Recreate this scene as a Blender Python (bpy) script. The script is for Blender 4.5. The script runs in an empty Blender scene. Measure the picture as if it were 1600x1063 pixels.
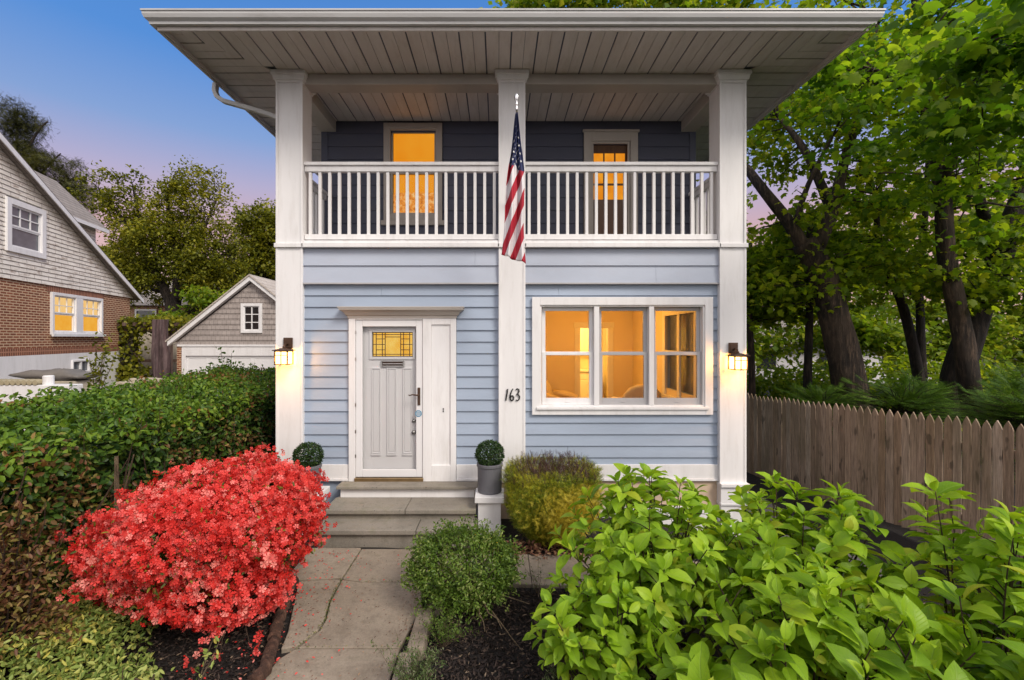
import bpy, math, random
import numpy as np
from mathutils import Vector, Matrix

random.seed(7)
RNG = np.random.default_rng(11)
C = bpy.context.scene.collection
SC = bpy.context.scene
R = math.radians

# ------------------------------------------------------------------ camera
CZ = 2.32
cam_d = bpy.data.cameras.new("camera")
cam = bpy.data.objects.new("camera", cam_d)
C.objects.link(cam)
cam.location = (0, 0, CZ)
cam.rotation_euler = (R(90), 0, 0)
cam_d.sensor_width = 36
cam_d.lens = 16.0
cam_d.shift_x = 22 / 1600
cam_d.shift_y = -2.5 / 1600
cam_d.clip_end = 2000
cam_d.clip_start = 0.05
SC.camera = cam

# ------------------------------------------------------------------ world
SUN_EL, SUN_AZ = 42.0, 138.0          # azimuth clockwise from +Y (north)
w = bpy.data.worlds.new("World")
SC.world = w
w.use_nodes = True
nt = w.node_tree
nt.nodes.clear()
out = nt.nodes.new("ShaderNodeOutputWorld")
bg = nt.nodes.new("ShaderNodeBackground")
bg.inputs["Strength"].default_value = 0.1
sky = nt.nodes.new("ShaderNodeTexSky")
sky.sky_type = 'NISHITA'
sky.sun_disc = False
sky.sun_elevation = R(SUN_EL)
sky.sun_rotation = R(SUN_AZ)
tc = nt.nodes.new("ShaderNodeTexCoord")
sep = nt.nodes.new("ShaderNodeSeparateXYZ")
ramp = nt.nodes.new("ShaderNodeValToRGB")
nt.links.new(tc.outputs["Generated"], sep.inputs[0])
nt.links.new(sep.outputs["Z"], ramp.inputs[0])
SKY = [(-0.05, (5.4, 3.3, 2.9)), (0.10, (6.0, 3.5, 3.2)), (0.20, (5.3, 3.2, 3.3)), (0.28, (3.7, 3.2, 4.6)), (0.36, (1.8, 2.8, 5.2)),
       (0.47, (0.65, 2.1, 5.4)), (0.64, (0.5, 1.8, 5.0)), (0.80, (5.5, 6.0, 7.4))]  # the overhead stop is brightened out of view, as fill light
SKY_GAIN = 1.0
while len(ramp.color_ramp.elements) < len(SKY):
    ramp.color_ramp.elements.new(0.5)
for e, (p, c) in zip(ramp.color_ramp.elements, SKY):
    e.position = max(p, 0.0)
    e.color = (*[x * SKY_GAIN for x in c], 1)
mixs = nt.nodes.new("ShaderNodeMix")
mixs.data_type = 'RGBA'
mixs.inputs["Factor"].default_value = 0.88
nt.links.new(sky.outputs[0], mixs.inputs[6])
nt.links.new(ramp.outputs[0], mixs.inputs[7])
# the sun's half of the sky (behind the camera) is brightened out of view for fill light
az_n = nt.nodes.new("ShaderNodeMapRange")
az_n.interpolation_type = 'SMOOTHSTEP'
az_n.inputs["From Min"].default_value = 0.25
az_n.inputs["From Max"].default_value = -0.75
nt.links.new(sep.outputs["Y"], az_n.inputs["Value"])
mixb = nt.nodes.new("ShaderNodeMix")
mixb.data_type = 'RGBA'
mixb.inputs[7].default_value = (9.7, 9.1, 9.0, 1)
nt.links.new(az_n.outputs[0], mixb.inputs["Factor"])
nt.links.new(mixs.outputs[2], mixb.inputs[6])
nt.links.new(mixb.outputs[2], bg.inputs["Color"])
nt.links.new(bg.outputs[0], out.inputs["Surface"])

sun_d = bpy.data.lights.new("sun", 'SUN')
sun = bpy.data.objects.new("sun", sun_d)
C.objects.link(sun)
sun_d.energy = 2.2
sun_d.angle = R(22)
sun_d.color = (1.0, 0.91, 0.80)
el, az = R(SUN_EL), R(SUN_AZ)
sdir = Vector((math.sin(az) * math.cos(el), math.cos(az) * math.cos(el), math.sin(el)))
sun.rotation_euler = sdir.to_track_quat('Z', 'Y').to_euler()

SC.view_settings.view_transform = 'Standard'
SC.view_settings.look = 'None'
SC.view_settings.exposure = 0.42
SC.view_settings.gamma = 1
SC.render.engine = 'CYCLES'
SC.cycles.use_denoising = True
SC.cycles.max_bounces = 8
SC.cycles.transparent_max_bounces = 12
SC.cycles.sample_clamp_indirect = 6
SC.cycles.caustics_reflective = False
SC.cycles.caustics_refractive = False


# ------------------------------------------------------------------ materials
def new_mat(name):
    m = bpy.data.materials.new(name)
    m.use_nodes = True
    n = m.node_tree
    n.nodes.clear()
    o = n.nodes.new("ShaderNodeOutputMaterial")
    return m, n, o


def lk(n, a, b):
    n.links.new(a, b)


def node(n, t, **kw):
    x = n.nodes.new(t)
    for k, v in kw.items():
        setattr(x, k, v)
    return x


def coords(n, scale=(1, 1, 1), kind="Object"):
    t = node(n, "ShaderNodeTexCoord")
    mp = node(n, "ShaderNodeMapping")
    mp.inputs["Scale"].default_value = scale
    lk(n, t.outputs[kind], mp.inputs["Vector"])
    return mp.outputs[0]


def noise(n, vec, scale, detail=4, rough=0.6):
    x = node(n, "ShaderNodeTexNoise")
    x.inputs["Scale"].default_value = scale
    x.inputs["Detail"].default_value = detail
    x.inputs["Roughness"].default_value = rough
    lk(n, vec, x.inputs["Vector"])
    return x.outputs[0]


def rampn(n, fac, stops):
    r = node(n, "ShaderNodeValToRGB")
    while len(r.color_ramp.elements) < len(stops):
        r.color_ramp.elements.new(0.5)
    for e, (p, c) in zip(r.color_ramp.elements, stops):
        e.position = p
        e.color = (*c, 1) if len(c) == 3 else c
    lk(n, fac, r.inputs[0])
    return r.outputs[0]


def mixc(n, fac, a, b, mode='MIX'):
    m = node(n, "ShaderNodeMix", data_type='RGBA', blend_type=mode)
    for s, v in ((0, fac), (6, a), (7, b)):
        if hasattr(v, "links"):
            lk(n, v, m.inputs[s])
        elif isinstance(v, (int, float)):
            m.inputs[s].default_value = v
        else:
            m.inputs[s].default_value = (*v, 1)
    return m.outputs[2]


def bumpn(n, h, strength, dist):
    b = node(n, "ShaderNodeBump")
    b.inputs["Strength"].default_value = strength
    b.inputs["Distance"].default_value = dist
    lk(n, h, b.inputs["Height"])
    return b.outputs[0]


def paint(name, col, rough=0.5, var=0.06, vscale=1.5, stretch=(1, 1, 1), bump=0.15, bscale=60, bdist=0.002, dirt=None, dirt_amt=0.0,
          metallic=0.0, spec=0.4):
    """a coated or plain surface with slow tone variation, fine grain and optional patchy dirt"""
    m, n, o = new_mat(name)
    p = node(n, "ShaderNodeBsdfPrincipled")
    v = coords(n, stretch)
    a = noise(n, v, vscale, 5, 0.65)
    lo = tuple(max(0, c * (1 - var * 2)) for c in col)
    hi = tuple(min(1, c * (1 + var * 2)) for c in col)
    c = rampn(n, a, [(0.25, lo), (0.75, hi)])
    if dirt:
        d = noise(n, v, vscale * 3.3, 8, 0.7)
        f = rampn(n, d, [(0.5, (0, 0, 0)), (0.72, (dirt_amt,) * 3)])
        c = mixc(n, f, c, dirt)
    lk(n, c, p.inputs["Base Color"])
    p.inputs["Roughness"].default_value = rough
    p.inputs["Metallic"].default_value = metallic
    p.inputs["Specular IOR Level"].default_value = spec
    if bump:
        h = noise(n, v, bscale, 6, 0.7)
        lk(n, bumpn(n, h, bump, bdist), p.inputs["Normal"])
    lk(n, p.outputs[0], o.inputs[0])
    return m


def leaf_mat(name, stops, trans=0.35, rough=0.5, tcol=None, spec=0.3, patch=0.0, vein=False):
    m, n, o = new_mat(name)
    g = node(n, "ShaderNodeNewGeometry")
    fac = g.outputs["Random Per Island"]
    if patch:
        v = coords(n)
        a = noise(n, v, patch, 3, 0.5)
        mm = node(n, "ShaderNodeMath", operation='MULTIPLY_ADD')
        lk(n, a, mm.inputs[0])
        mm.inputs[1].default_value = 1.6
        mm.inputs[2].default_value = -0.8
        ad = node(n, "ShaderNodeMath", operation='ADD')
        ad.use_clamp = True
        lk(n, mm.outputs[0], ad.inputs[0])
        lk(n, fac, ad.inputs[1])
        fac = ad.outputs[0]
    c = rampn(n, fac, stops)
    p = node(n, "ShaderNodeBsdfPrincipled")
    if vein:
        mv = coords(n)
        c = mixc(n, 0.5, c, rampn(n, noise(n, mv, 22, 4, 0.6), [(0.3, (0.72, 0.80, 0.75)), (0.7, (1.15, 1.08, 1.0))]), 'MULTIPLY')
        c = mixc(n, rampn(n, noise(n, mv, 70, 3, 0.6), [(0.70, (0, 0, 0)), (0.74, (0.75,) * 3)]), c, (0.16, 0.10, 0.03))
        uv = node(n, "ShaderNodeUVMap")
        sp = node(n, "ShaderNodeSeparateXYZ")
        lk(n, uv.outputs[0], sp.inputs[0])
        ab = node(n, "ShaderNodeMath", operation='ABSOLUTE')
        lk(n, sp.outputs[1], ab.inputs[0])
        mid = rampn(n, ab.outputs[0], [(0.0, (1, 1, 1)), (0.05, (0, 0, 0))])
        s1 = node(n, "ShaderNodeMath", operation='MULTIPLY_ADD')      # side veins run forward from the midrib
        lk(n, ab.outputs[0], s1.inputs[0])
        s1.inputs[1].default_value = -0.75
        lk(n, sp.outputs[0], s1.inputs[2])
        s2 = node(n, "ShaderNodeMath", operation='MULTIPLY')
        lk(n, s1.outputs[0], s2.inputs[0])
        s2.inputs[1].default_value = 8.0
        s3 = node(n, "ShaderNodeMath", operation='FRACT')
        lk(n, s2.outputs[0], s3.inputs[0])
        side = rampn(n, s3.outputs[0], [(0.0, (0.5, 0.5, 0.5)), (0.13, (0, 0, 0)), (0.9, (0, 0, 0)), (1.0, (0.5, 0.5, 0.5))])
        both = mixc(n, 1.0, mid, side, 'LIGHTEN')
        vc = mixc(n, 0.5, c, (0.30, 0.42, 0.10))
        f = node(n, "ShaderNodeMath", operation='MULTIPLY')
        lk(n, both, f.inputs[0])
        f.inputs[1].default_value = 0.65
        c = mixc(n, f.outputs[0], c, vc)
        inv = node(n, "ShaderNodeMath", operation='SUBTRACT')
        inv.inputs[0].default_value = 1.0
        lk(n, both, inv.inputs[1])
        lk(n, bumpn(n, inv.outputs[0], 0.5, 0.003), p.inputs["Normal"])
    lk(n, c, p.inputs["Base Color"])
    p.inputs["Roughness"].default_value = rough
    p.inputs["Specular IOR Level"].default_value = spec
    t = node(n, "ShaderNodeBsdfTranslucent")
    tc_ = mixc(n, 1.0, c, tcol or (1.0, 0.95, 0.45), 'MULTIPLY')
    tg = mixc(n, 1.0, tc_, (0.35, 0.35, 0.1), 'ADD') if False else tc_
    lk(n, tg, t.inputs[0])
    ms = node(n, "ShaderNodeMixShader")
    ms.inputs[0].default_value = trans
    lk(n, p.outputs[0], ms.inputs[1])
    lk(n, t.outputs[0], ms.inputs[2])
    lk(n, ms.outputs[0], o.inputs[0])
    return m


def emit(name, col, strength, stops=None, scale=3, stretch=(1, 1, 1)):
    m, n, o = new_mat(name)
    e = node(n, "ShaderNodeEmission")
    if stops:
        v = coords(n, stretch)
        lk(n, rampn(n, noise(n, v, scale, 5, 0.6), stops), e.inputs[0])
    else:
        e.inputs[0].default_value = (*col, 1)
    e.inputs[1].default_value = strength
    lk(n, e.outputs[0], o.inputs[0])
    return m


def glass_mat(name, tint=(1, 1, 1), gloss=1.0):
    m, n, o = new_mat(name)
    t = node(n, "ShaderNodeBsdfTransparent")
    t.inputs[0].default_value = (*tint, 1)
    g = node(n, "ShaderNodeBsdfGlossy")
    g.inputs["Roughness"].default_value = 0.02
    f = node(n, "ShaderNodeLayerWeight")
    f.inputs[0].default_value = 0.12
    mu = node(n, "ShaderNodeMath", operation='MULTIPLY')
    lk(n, f.outputs[0], mu.inputs[0])
    mu.inputs[1].default_value = gloss
    ms = node(n, "ShaderNodeMixShader")
    lk(n, mu.outputs[0], ms.inputs[0])
    lk(n, t.outputs[0], ms.inputs[1])
    lk(n, g.outputs[0], ms.inputs[2])
    lk(n, ms.outputs[0], o.inputs[0])
    return m


def brick_mat(name, c1, c2, mortar, bw, bh, msize, vary=None, axes=(0, 2), rough=0.85, offset=0.5, wear=None, wear_at=(0.55, 0.7), bump=0.6):
    m, n, o = new_mat(name)
    t = node(n, "ShaderNodeTexCoord")
    sp = node(n, "ShaderNodeSeparateXYZ")
    lk(n, t.outputs["Object"], sp.inputs[0])
    cb = node(n, "ShaderNodeCombineXYZ")
    lk(n, sp.outputs[axes[0]], cb.inputs[0])
    lk(n, sp.outputs[axes[1]], cb.inputs[1])
    b = node(n, "ShaderNodeTexBrick")
    b.offset = offset
    b.inputs["Scale"].default_value = 1
    b.inputs["Brick Width"].default_value = bw
    b.inputs["Row Height"].default_value = bh
    b.inputs["Mortar Size"].default_value = msize
    b.inputs["Mortar Smooth"].default_value = 0.2
    b.inputs["Color1"].default_value = (*c1, 1)
    b.inputs["Color2"].default_value = (*c2, 1)
    b.inputs["Mortar"].default_value = (*mortar, 1)
    lk(n, cb.outputs[0], b.inputs["Vector"])
    c = b.outputs[0]
    v2 = coords(n)
    a = noise(n, v2, 2.2, 6, 0.7)
    c = mixc(n, 0.35, c, rampn(n, a, [(0.3, (0.45, 0.42, 0.4)), (0.7, (1, 1, 1))]), 'MULTIPLY')
    if wear:
        v3 = coords(n, (1, 1, 3))
        wn = noise(n, v3, 2.6, 8, 0.75)
        c = mixc(n, rampn(n, wn, [(wear_at[0], (0, 0, 0)), (wear_at[1], (0.75,) * 3)]), c, wear)
    p = node(n, "ShaderNodeBsdfPrincipled")
    lk(n, c, p.inputs["Base Color"])
    p.inputs["Roughness"].default_value = rough
    inv = node(n, "ShaderNodeMath", operation='SUBTRACT')
    inv.inputs[0].default_value = 1
    lk(n, b.outputs["Fac"], inv.inputs[1])
    lk(n, bumpn(n, inv.outputs[0], bump, 0.01), p.inputs["Normal"])
    lk(n, p.outputs[0], o.inputs[0])
    return m


def bark_mat(name, c1, c2, vs=6):
    m, n, o = new_mat(name)
    v = coords(n, (1, 1, 0.14))
    a = noise(n, v, vs * 2.4, 10, 0.75)
    b = noise(n, coords(n), 1.2, 3)
    c = rampn(n, a, [(0.40, tuple(x * 0.5 for x in c1)), (0.50, c1), (0.62, c2)])
    c = mixc(n, rampn(n, b, [(0.45, (0, 0, 0)), (0.7, (0.35,) * 3)]), c, tuple(x * 1.6 for x in c2))
    p = node(n, "ShaderNodeBsdfPrincipled")
    lk(n, c, p.inputs["Base Color"])
    p.inputs["Roughness"].default_value = 0.9
    lk(n, bumpn(n, a, 1.0, 0.10), p.inputs["Normal"])
    lk(n, p.outputs[0], o.inputs[0])
    return m


def wood_mat(name, cols, axis_stretch=(8, 8, 0.6), rough=0.85, low=None):
    """weathered boards: tone differs per board (mesh island), grain along Z, knots, damp stain near the foot"""
    m, n, o = new_mat(name)
    g = node(n, "ShaderNodeNewGeometry")
    base = rampn(n, g.outputs["Random Per Island"], cols)
    v = coords(n, axis_stretch)
    gr = noise(n, v, 6, 8, 0.7)
    c = mixc(n, 0.8, base, rampn(n, gr, [(0.34, (0.34, 0.31, 0.29)), (0.68, (1.22, 1.18, 1.15))]), 'MULTIPLY')
    kn = noise(n, coords(n, (4, 4, 1.4)), 2.1, 2)
    c = mixc(n, rampn(n, kn, [(0.64, (0, 0, 0)), (0.69, (0.7,) * 3)]), c, (0.05, 0.035, 0.025))
    if low:
        st = noise(n, coords(n, (1, 1, 0.25)), 2.3, 5)
        c = mixc(n, rampn(n, st, [(0.45, (0, 0, 0)), (0.7, (0.6,) * 3)]), c, low)
    p = node(n, "ShaderNodeBsdfPrincipled")
    lk(n, c, p.inputs["Base Color"])
    p.inputs["Roughness"].default_value = rough
    lk(n, bumpn(n, gr, 0.5, 0.006), p.inputs["Normal"])
    lk(n, p.outputs[0], o.inputs[0])
    return m


def concrete_mat(name, c1, c2, stain, moss=None, moss_amt=0.0):
    m, n, o = new_mat(name)
    v = coords(n)
    big = noise(n, v, 1.3, 6, 0.65)
    fine = noise(n, v, 60, 6, 0.8)
    mid = noise(n, v, 7, 8, 0.75)
    c = rampn(n, big, [(0.3, c1), (0.7, c2)])
    c = mixc(n, 0.55, c, rampn(n, fine, [(0.3, (0.55,) * 3), (0.7, (1.25,) * 3)]), 'MULTIPLY')
    c = mixc(n, rampn(n, mid, [(0.5, (0, 0, 0)), (0.75, (0.7,) * 3)]), c, stain)
    sp = noise(n, v, 26, 2, 0.5)
    c = mixc(n, rampn(n, sp, [(0.70, (0, 0, 0)), (0.74, (0.8,) * 3)]), c, tuple(x * 0.35 for x in c1))
    if moss:
        mo = noise(n, v, 2.6, 7, 0.75)
        c = mixc(n, rampn(n, mo, [(0.52, (0, 0, 0)), (0.68, (moss_amt,) * 3)]), c, moss)
    p = node(n, "ShaderNodeBsdfPrincipled")
    lk(n, c, p.inputs["Base Color"])
    p.inputs["Roughness"].default_value = 0.9
    lk(n, bumpn(n, mixc(n, 0.5, fine, mid), 0.6, 0.008), p.inputs["Normal"])
    lk(n, p.outputs[0], o.inputs[0])
    return m


M = {}
M['white'] = paint('white_paint', (0.77, 0.76, 0.765), 0.5, 0.035, 1.1, (2.5, 2.5, 0.4), 0.2, 50, 0.002, (0.47, 0.44, 0.41), 0.30)
M['white_grey'] = paint('screen_frame_grey', (0.42, 0.41, 0.42), 0.5, 0.05)
M['siding'] = paint('blue_siding_paint', (0.325, 0.388, 0.49), 0.55, 0.06, 1.0, (0.6, 1, 3), 0.25, 30, 0.003, (0.3, 0.33, 0.42), 0.3)
M['siding_pale'] = paint('pale_blue_skirt', (0.42, 0.465, 0.56), 0.55, 0.05, 1.0, (0.6, 1, 2), 0.2, 30, 0.003, (0.42, 0.42, 0.48), 0.3)  # skirt boards, paler than the wall siding
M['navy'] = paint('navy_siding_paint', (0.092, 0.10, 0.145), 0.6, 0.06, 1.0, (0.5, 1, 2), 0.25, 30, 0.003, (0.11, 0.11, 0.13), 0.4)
M['soffit'] = paint('soffit_vinyl', (0.60, 0.555, 0.525), 0.6, 0.05, 1.4, (3, 0.6, 1), 0.1, 40, 0.002, (0.38, 0.32, 0.27), 0.4)
M['taupe'] = paint('aged_trim_paint', (0.48, 0.44, 0.40), 0.6, 0.05)
M['gutter'] = paint('gutter_metal', (0.50, 0.50, 0.50), 0.35, 0.05, 1.2, (0.5, 1, 4), 0.05, 20, 0.002, (0.25, 0.23, 0.21), 0.45)
M['shingle_dark'] = brick_mat('roof_shingles', (0.09, 0.085, 0.08), (0.13, 0.12, 0.115), (0.04, 0.04, 0.04), 0.3, 0.14, 0.008, axes=(0, 1))
M['interior'] = paint('cream_room_plaster', (0.78, 0.66, 0.44), 0.8, 0.02)
M['interior_white'] = paint('room_white_paint', (0.8, 0.76, 0.66), 0.6, 0.02)
M['floor_wood'] = paint('room_floor_wood', (0.32, 0.18, 0.08), 0.35, 0.12, 3, (0.3, 6, 1))
M['black'] = paint('black_iron', (0.015, 0.014, 0.014), 0.45, 0.1, 4, spec=0.5)
M['bronze'] = paint('rust_bronze', (0.075, 0.038, 0.022), 0.5, 0.15, 14, spec=0.5, metallic=0.4)
M['steel'] = paint('brushed_steel', (0.55, 0.54, 0.52), 0.3, 0.05, 8, metallic=1.0)
M['brass'] = paint('worn_brass', (0.42, 0.30, 0.16), 0.35, 0.1, 8, (1, 1, 1), metallic=1.0)
M['silver'] = paint('silver_finial', (0.75, 0.75, 0.76), 0.25, 0.03, 5, metallic=0.9)
M['glass'] = glass_mat('window_glass', (0.98, 0.98, 0.98), 1.0)
M['dark_glass'] = paint('dark_window_glass', (0.012, 0.014, 0.017), 0.08, 0.1, 3, bump=0, spec=0.8)
M['grey_glass'] = paint('curtained_window_glass', (0.10, 0.11, 0.13), 0.12, 0.2, 2, bump=0, spec=0.7)
M['door_white'] = paint('door_enamel', (0.75, 0.745, 0.755), 0.35, 0.02, 1.0, (1, 1, 0.4), 0.05)
M['brown_door'] = paint('brown_door_varnish', (0.13, 0.065, 0.035), 0.4, 0.15, 3, (6, 6, 0.5))
M['lit_blind'] = emit('lit_orange_blind', None, 0.62, [(0.3, (0.95, 0.30, 0.012)), (0.7, (1.0, 0.42, 0.03))], 2, (1, 1, 0.6))
M['lit_speckle'] = emit('lit_speckled_lower_pane', None, 0.62, [(0.35, (0.55, 0.16, 0.02)), (0.5, (0.95, 0.34, 0.05)), (0.65, (1.0, 0.62, 0.25))], 16)  # tree reflections painted into the glow colour as speckles
M['lit_pane'] = emit('lit_amber_pane', None, 0.62, [(0.3, (0.85, 0.24, 0.01)), (0.7, (1.0, 0.40, 0.03))], 5)
M['lit_leaded'] = emit('lit_leaded_glass', None, 0.66, [(0.3, (0.95, 0.45, 0.04)), (0.7, (1.0, 0.68, 0.16))], 6)
M['lit_curtain'] = emit('lit_pale_curtain', None, 0.66, [(0.3, (1.0, 0.55, 0.16)), (0.7, (1.0, 0.72, 0.33))], 5, (6, 6, 0.3))
M['lit_shade'] = emit('lit_orange_shade', None, 0.64, [(0.3, (0.95, 0.42, 0.04)), (0.7, (1.0, 0.52, 0.08))], 4)
m_, n_, o_ = new_mat('lantern_glass')
e_ = node(n_, "ShaderNodeEmission")
e_.inputs[0].default_value = (1.0, 0.66, 0.25, 1)
e_.inputs[1].default_value = 4.5
t_ = node(n_, "ShaderNodeBsdfTransparent")
x_ = node(n_, "ShaderNodeMixShader")
x_.inputs[0].default_value = 0.35
lk(n_, t_.outputs[0], x_.inputs[1])
lk(n_, e_.outputs[0], x_.inputs[2])
lk(n_, x_.outputs[0], o_.inputs[0])
M['lantern_glow'] = m_
M['bulb'] = emit('lamp_bulb', (1.0, 0.75, 0.4), 12.0)
M['pot'] = paint('grey_pot', (0.125, 0.125, 0.14), 0.6, 0.08, 3, bump=0.2)
M['stone_step'] = concrete_mat('bluestone', (0.20, 0.18, 0.15), (0.33, 0.295, 0.25), (0.13, 0.115, 0.09), (0.12, 0.12, 0.05), 0.4)
M['concrete'] = concrete_mat('old_concrete', (0.17, 0.135, 0.10), (0.42, 0.355, 0.28), (0.12, 0.095, 0.07), (0.09, 0.075, 0.04), 0.6)
M['foundation'] = paint('foundation_stucco', (0.60, 0.46, 0.34), 0.85, 0.08, 2, bump=0.4, bscale=40)
M['brick'] = brick_mat('dark_red_brick', (0.17, 0.045, 0.020), (0.29, 0.095, 0.042), (0.60, 0.42, 0.27), 0.235, 0.080, 0.016)
M['brick_soldier'] = brick_mat('soldier_brick', (0.15, 0.055, 0.03), (0.22, 0.085, 0.045), (0.46, 0.225, 0.14), 0.085, 0.24, 0.016, offset=0.0)
M['shake'] = brick_mat('peeling_white_shingle', (0.78, 0.73, 0.66), (0.86, 0.81, 0.74), (0.24, 0.18, 0.14), 0.62, 0.135, 0.007,
                       wear=(0.20, 0.11, 0.065), wear_at=(0.52, 0.66))
M['shake_grey'] = brick_mat('grey_garage_shingle', (0.36, 0.315, 0.295), (0.42, 0.37, 0.345), (0.20, 0.17, 0.16), 0.16, 0.20, 0.007)
M['roof_grey'] = brick_mat('grey_asphalt_shingle', (0.27, 0.235, 0.21), (0.33, 0.29, 0.26), (0.14, 0.12, 0.11), 0.4, 0.15, 0.012, axes=(0, 1))
M['roof_pale'] = brick_mat('pale_garage_shingle', (0.50, 0.44, 0.38), (0.56, 0.5, 0.44), (0.35, 0.3, 0.26), 0.4, 0.15, 0.01, axes=(1, 2))
M['fence'] = wood_mat('weathered_fence', [(0.0, (0.30, 0.215, 0.15)), (0.4, (0.43, 0.325, 0.24)), (0.75, (0.36, 0.25, 0.16)), (1.0, (0.54, 0.44, 0.35))],
                      low=(0.11, 0.09, 0.04))
M['old_wood'] = wood_mat('pergola_wood', [(0.0, (0.10, 0.06, 0.045)), (1.0, (0.19, 0.13, 0.11))])
M['log'] = bark_mat('red_log_edging', (0.10, 0.045, 0.028), (0.24, 0.125, 0.08))
M['stem'] = bark_mat('twig_bark', (0.07, 0.038, 0.022), (0.16, 0.09, 0.05), 20)
M['stem_pale'] = bark_mat('pale_twig_bark', (0.16, 0.11, 0.06), (0.30, 0.22, 0.13), 20)
M['bark'] = bark_mat('grey_brown_bark', (0.028, 0.019, 0.014), (0.125, 0.082, 0.055))
M['bark_dark'] = bark_mat('dark_bark', (0.016, 0.012, 0.009), (0.062, 0.043, 0.033))
M['tarp'] = paint('grey_tarp', (0.17, 0.155, 0.14), 0.6, 0.15, 2)
M['plaster'] = paint('old_cream_plaster', (0.50, 0.44, 0.35), 0.9, 0.15, 2, dirt=(0.2, 0.17, 0.1), dirt_amt=0.6)
M['upholstery'] = paint('cream_upholstery', (0.72, 0.62, 0.45), 0.9, 0.05, 8)
M['blue_sticker'] = paint('blue_sticker', (0.10, 0.27, 0.42), 0.4, 0.1)
M['asphalt'] = concrete_mat('path_asphalt', (0.085, 0.08, 0.078), (0.15, 0.14, 0.135), (0.06, 0.055, 0.05))

# foliage
M['hydrangea'] = leaf_mat('broad_bright_leaf', [(0.0, (0.17, 0.32, 0.015)), (0.3, (0.25, 0.43, 0.018)), (0.7, (0.34, 0.54, 0.025)), (0.95, (0.42, 0.60, 0.035)),
                                                (1.0, (0.42, 0.46, 0.03))], 0.42, 0.42, vein=True)
M['azalea_flower'] = leaf_mat('coral_petal', [(0.0, (0.56, 0.022, 0.016)), (0.3, (0.70, 0.045, 0.036)), (0.6, (0.80, 0.085, 0.072)), (0.9, (0.85, 0.165, 0.15)),
                                              (1.0, (0.87, 0.30, 0.25))], 0.28, 0.6, (1.0, 0.6, 0.5), 0.2, patch=2.6)
M['azalea_leaf'] = leaf_mat('small_olive_leaf', [(0.0, (0.045, 0.075, 0.014)), (0.6, (0.11, 0.15, 0.024)), (1.0, (0.32, 0.30, 0.04))], 0.3)
M['hedge'] = leaf_mat('hedge_leaf', [(0.0, (0.017, 0.044, 0.010)), (0.35, (0.034, 0.08, 0.014)), (0.7, (0.065, 0.13, 0.018)), (0.92, (0.12, 0.20, 0.026)),  # side leaves darkened: shade of the hedge face put into the colour
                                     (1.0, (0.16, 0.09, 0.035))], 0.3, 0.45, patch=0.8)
M['hedge_top'] = leaf_mat('hedge_top_leaf', [(0.0, (0.05, 0.11, 0.014)), (0.5, (0.115, 0.22, 0.019)), (0.93, (0.21, 0.32, 0.03)), (1.0, (0.25, 0.12, 0.04))], 0.35, 0.45,  # lighter leaf tones for the hedge top
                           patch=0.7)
M['maroon_leaf'] = leaf_mat('bronze_leaf', [(0.0, (0.09, 0.04, 0.02)), (0.4, (0.21, 0.09, 0.045)), (0.7, (0.20, 0.19, 0.04)), (1.0, (0.36, 0.24, 0.09))], 0.3, patch=2)
M['ground_leaf'] = leaf_mat('groundcover_leaf', [(0.0, (0.13, 0.20, 0.04)), (0.35, (0.27, 0.36, 0.08)), (0.7, (0.44, 0.50, 0.15)), (1.0, (0.66, 0.58, 0.12))], 0.3, 0.5, patch=0.9)
M['boxwood'] = leaf_mat('boxwood_leaf', [(0.0, (0.05, 0.10, 0.014)), (0.5, (0.11, 0.19, 0.022)), (0.85, (0.15, 0.23, 0.035)), (1.0, (0.24, 0.29, 0.08))], 0.3, 0.4, patch=4)
M['topiary'] = leaf_mat('topiary_leaf', [(0.0, (0.010, 0.028, 0.008)), (0.7, (0.03, 0.07, 0.014)), (1.0, (0.06, 0.115, 0.02))], 0.2, 0.35)
M['yew'] = leaf_mat('yew_needles', [(0.0, (0.05, 0.11, 0.014)), (0.35, (0.15, 0.23, 0.02)), (0.65, (0.38, 0.40, 0.03)), (1.0, (0.70, 0.60, 0.05))], 0.3, 0.5, patch=2.3)
M['gold'] = leaf_mat('golden_yew_needles', [(0.0, (0.34, 0.30, 0.025)), (0.6, (0.62, 0.50, 0.045)), (1.0, (0.80, 0.67, 0.10))], 0.35, 0.5)
M['yew_top'] = leaf_mat('purple_brown_shoots', [(0.0, (0.03, 0.014, 0.016)), (1.0, (0.11, 0.05, 0.045))], 0.2)
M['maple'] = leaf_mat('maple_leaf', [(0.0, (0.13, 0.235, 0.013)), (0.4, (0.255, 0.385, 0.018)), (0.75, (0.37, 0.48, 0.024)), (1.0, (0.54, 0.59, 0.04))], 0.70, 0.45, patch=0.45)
M['maple_near'] = leaf_mat('shaded_maple_leaf', [(0.0, (0.075, 0.18, 0.012)), (0.5, (0.165, 0.32, 0.017)), (1.0, (0.33, 0.48, 0.028))], 0.70, 0.42, patch=0.8)  # darker copy of the maple leaf, shade put into its colour
M['maple_light'] = leaf_mat('sunlit_wood_leaf', [(0.0, (0.12, 0.22, 0.015)), (0.5, (0.24, 0.36, 0.025)), (1.0, (0.46, 0.49, 0.045))], 0.65, 0.5, patch=0.3)  # light green, sunshine worked into the leaf colour
M['elm'] = leaf_mat('olive_spring_leaf', [(0.0, (0.07, 0.085, 0.009)), (0.45, (0.18, 0.20, 0.015)), (0.8, (0.31, 0.31, 0.025)), (1.0, (0.42, 0.39, 0.04))], 0.5, 0.5, patch=0.25)
M['conifer'] = leaf_mat('dark_conifer_needle', [(0.0, (0.022, 0.028, 0.007)), (0.6, (0.06, 0.066, 0.012)), (1.0, (0.12, 0.115, 0.02))], 0.25, 0.6, patch=0.4)
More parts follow.
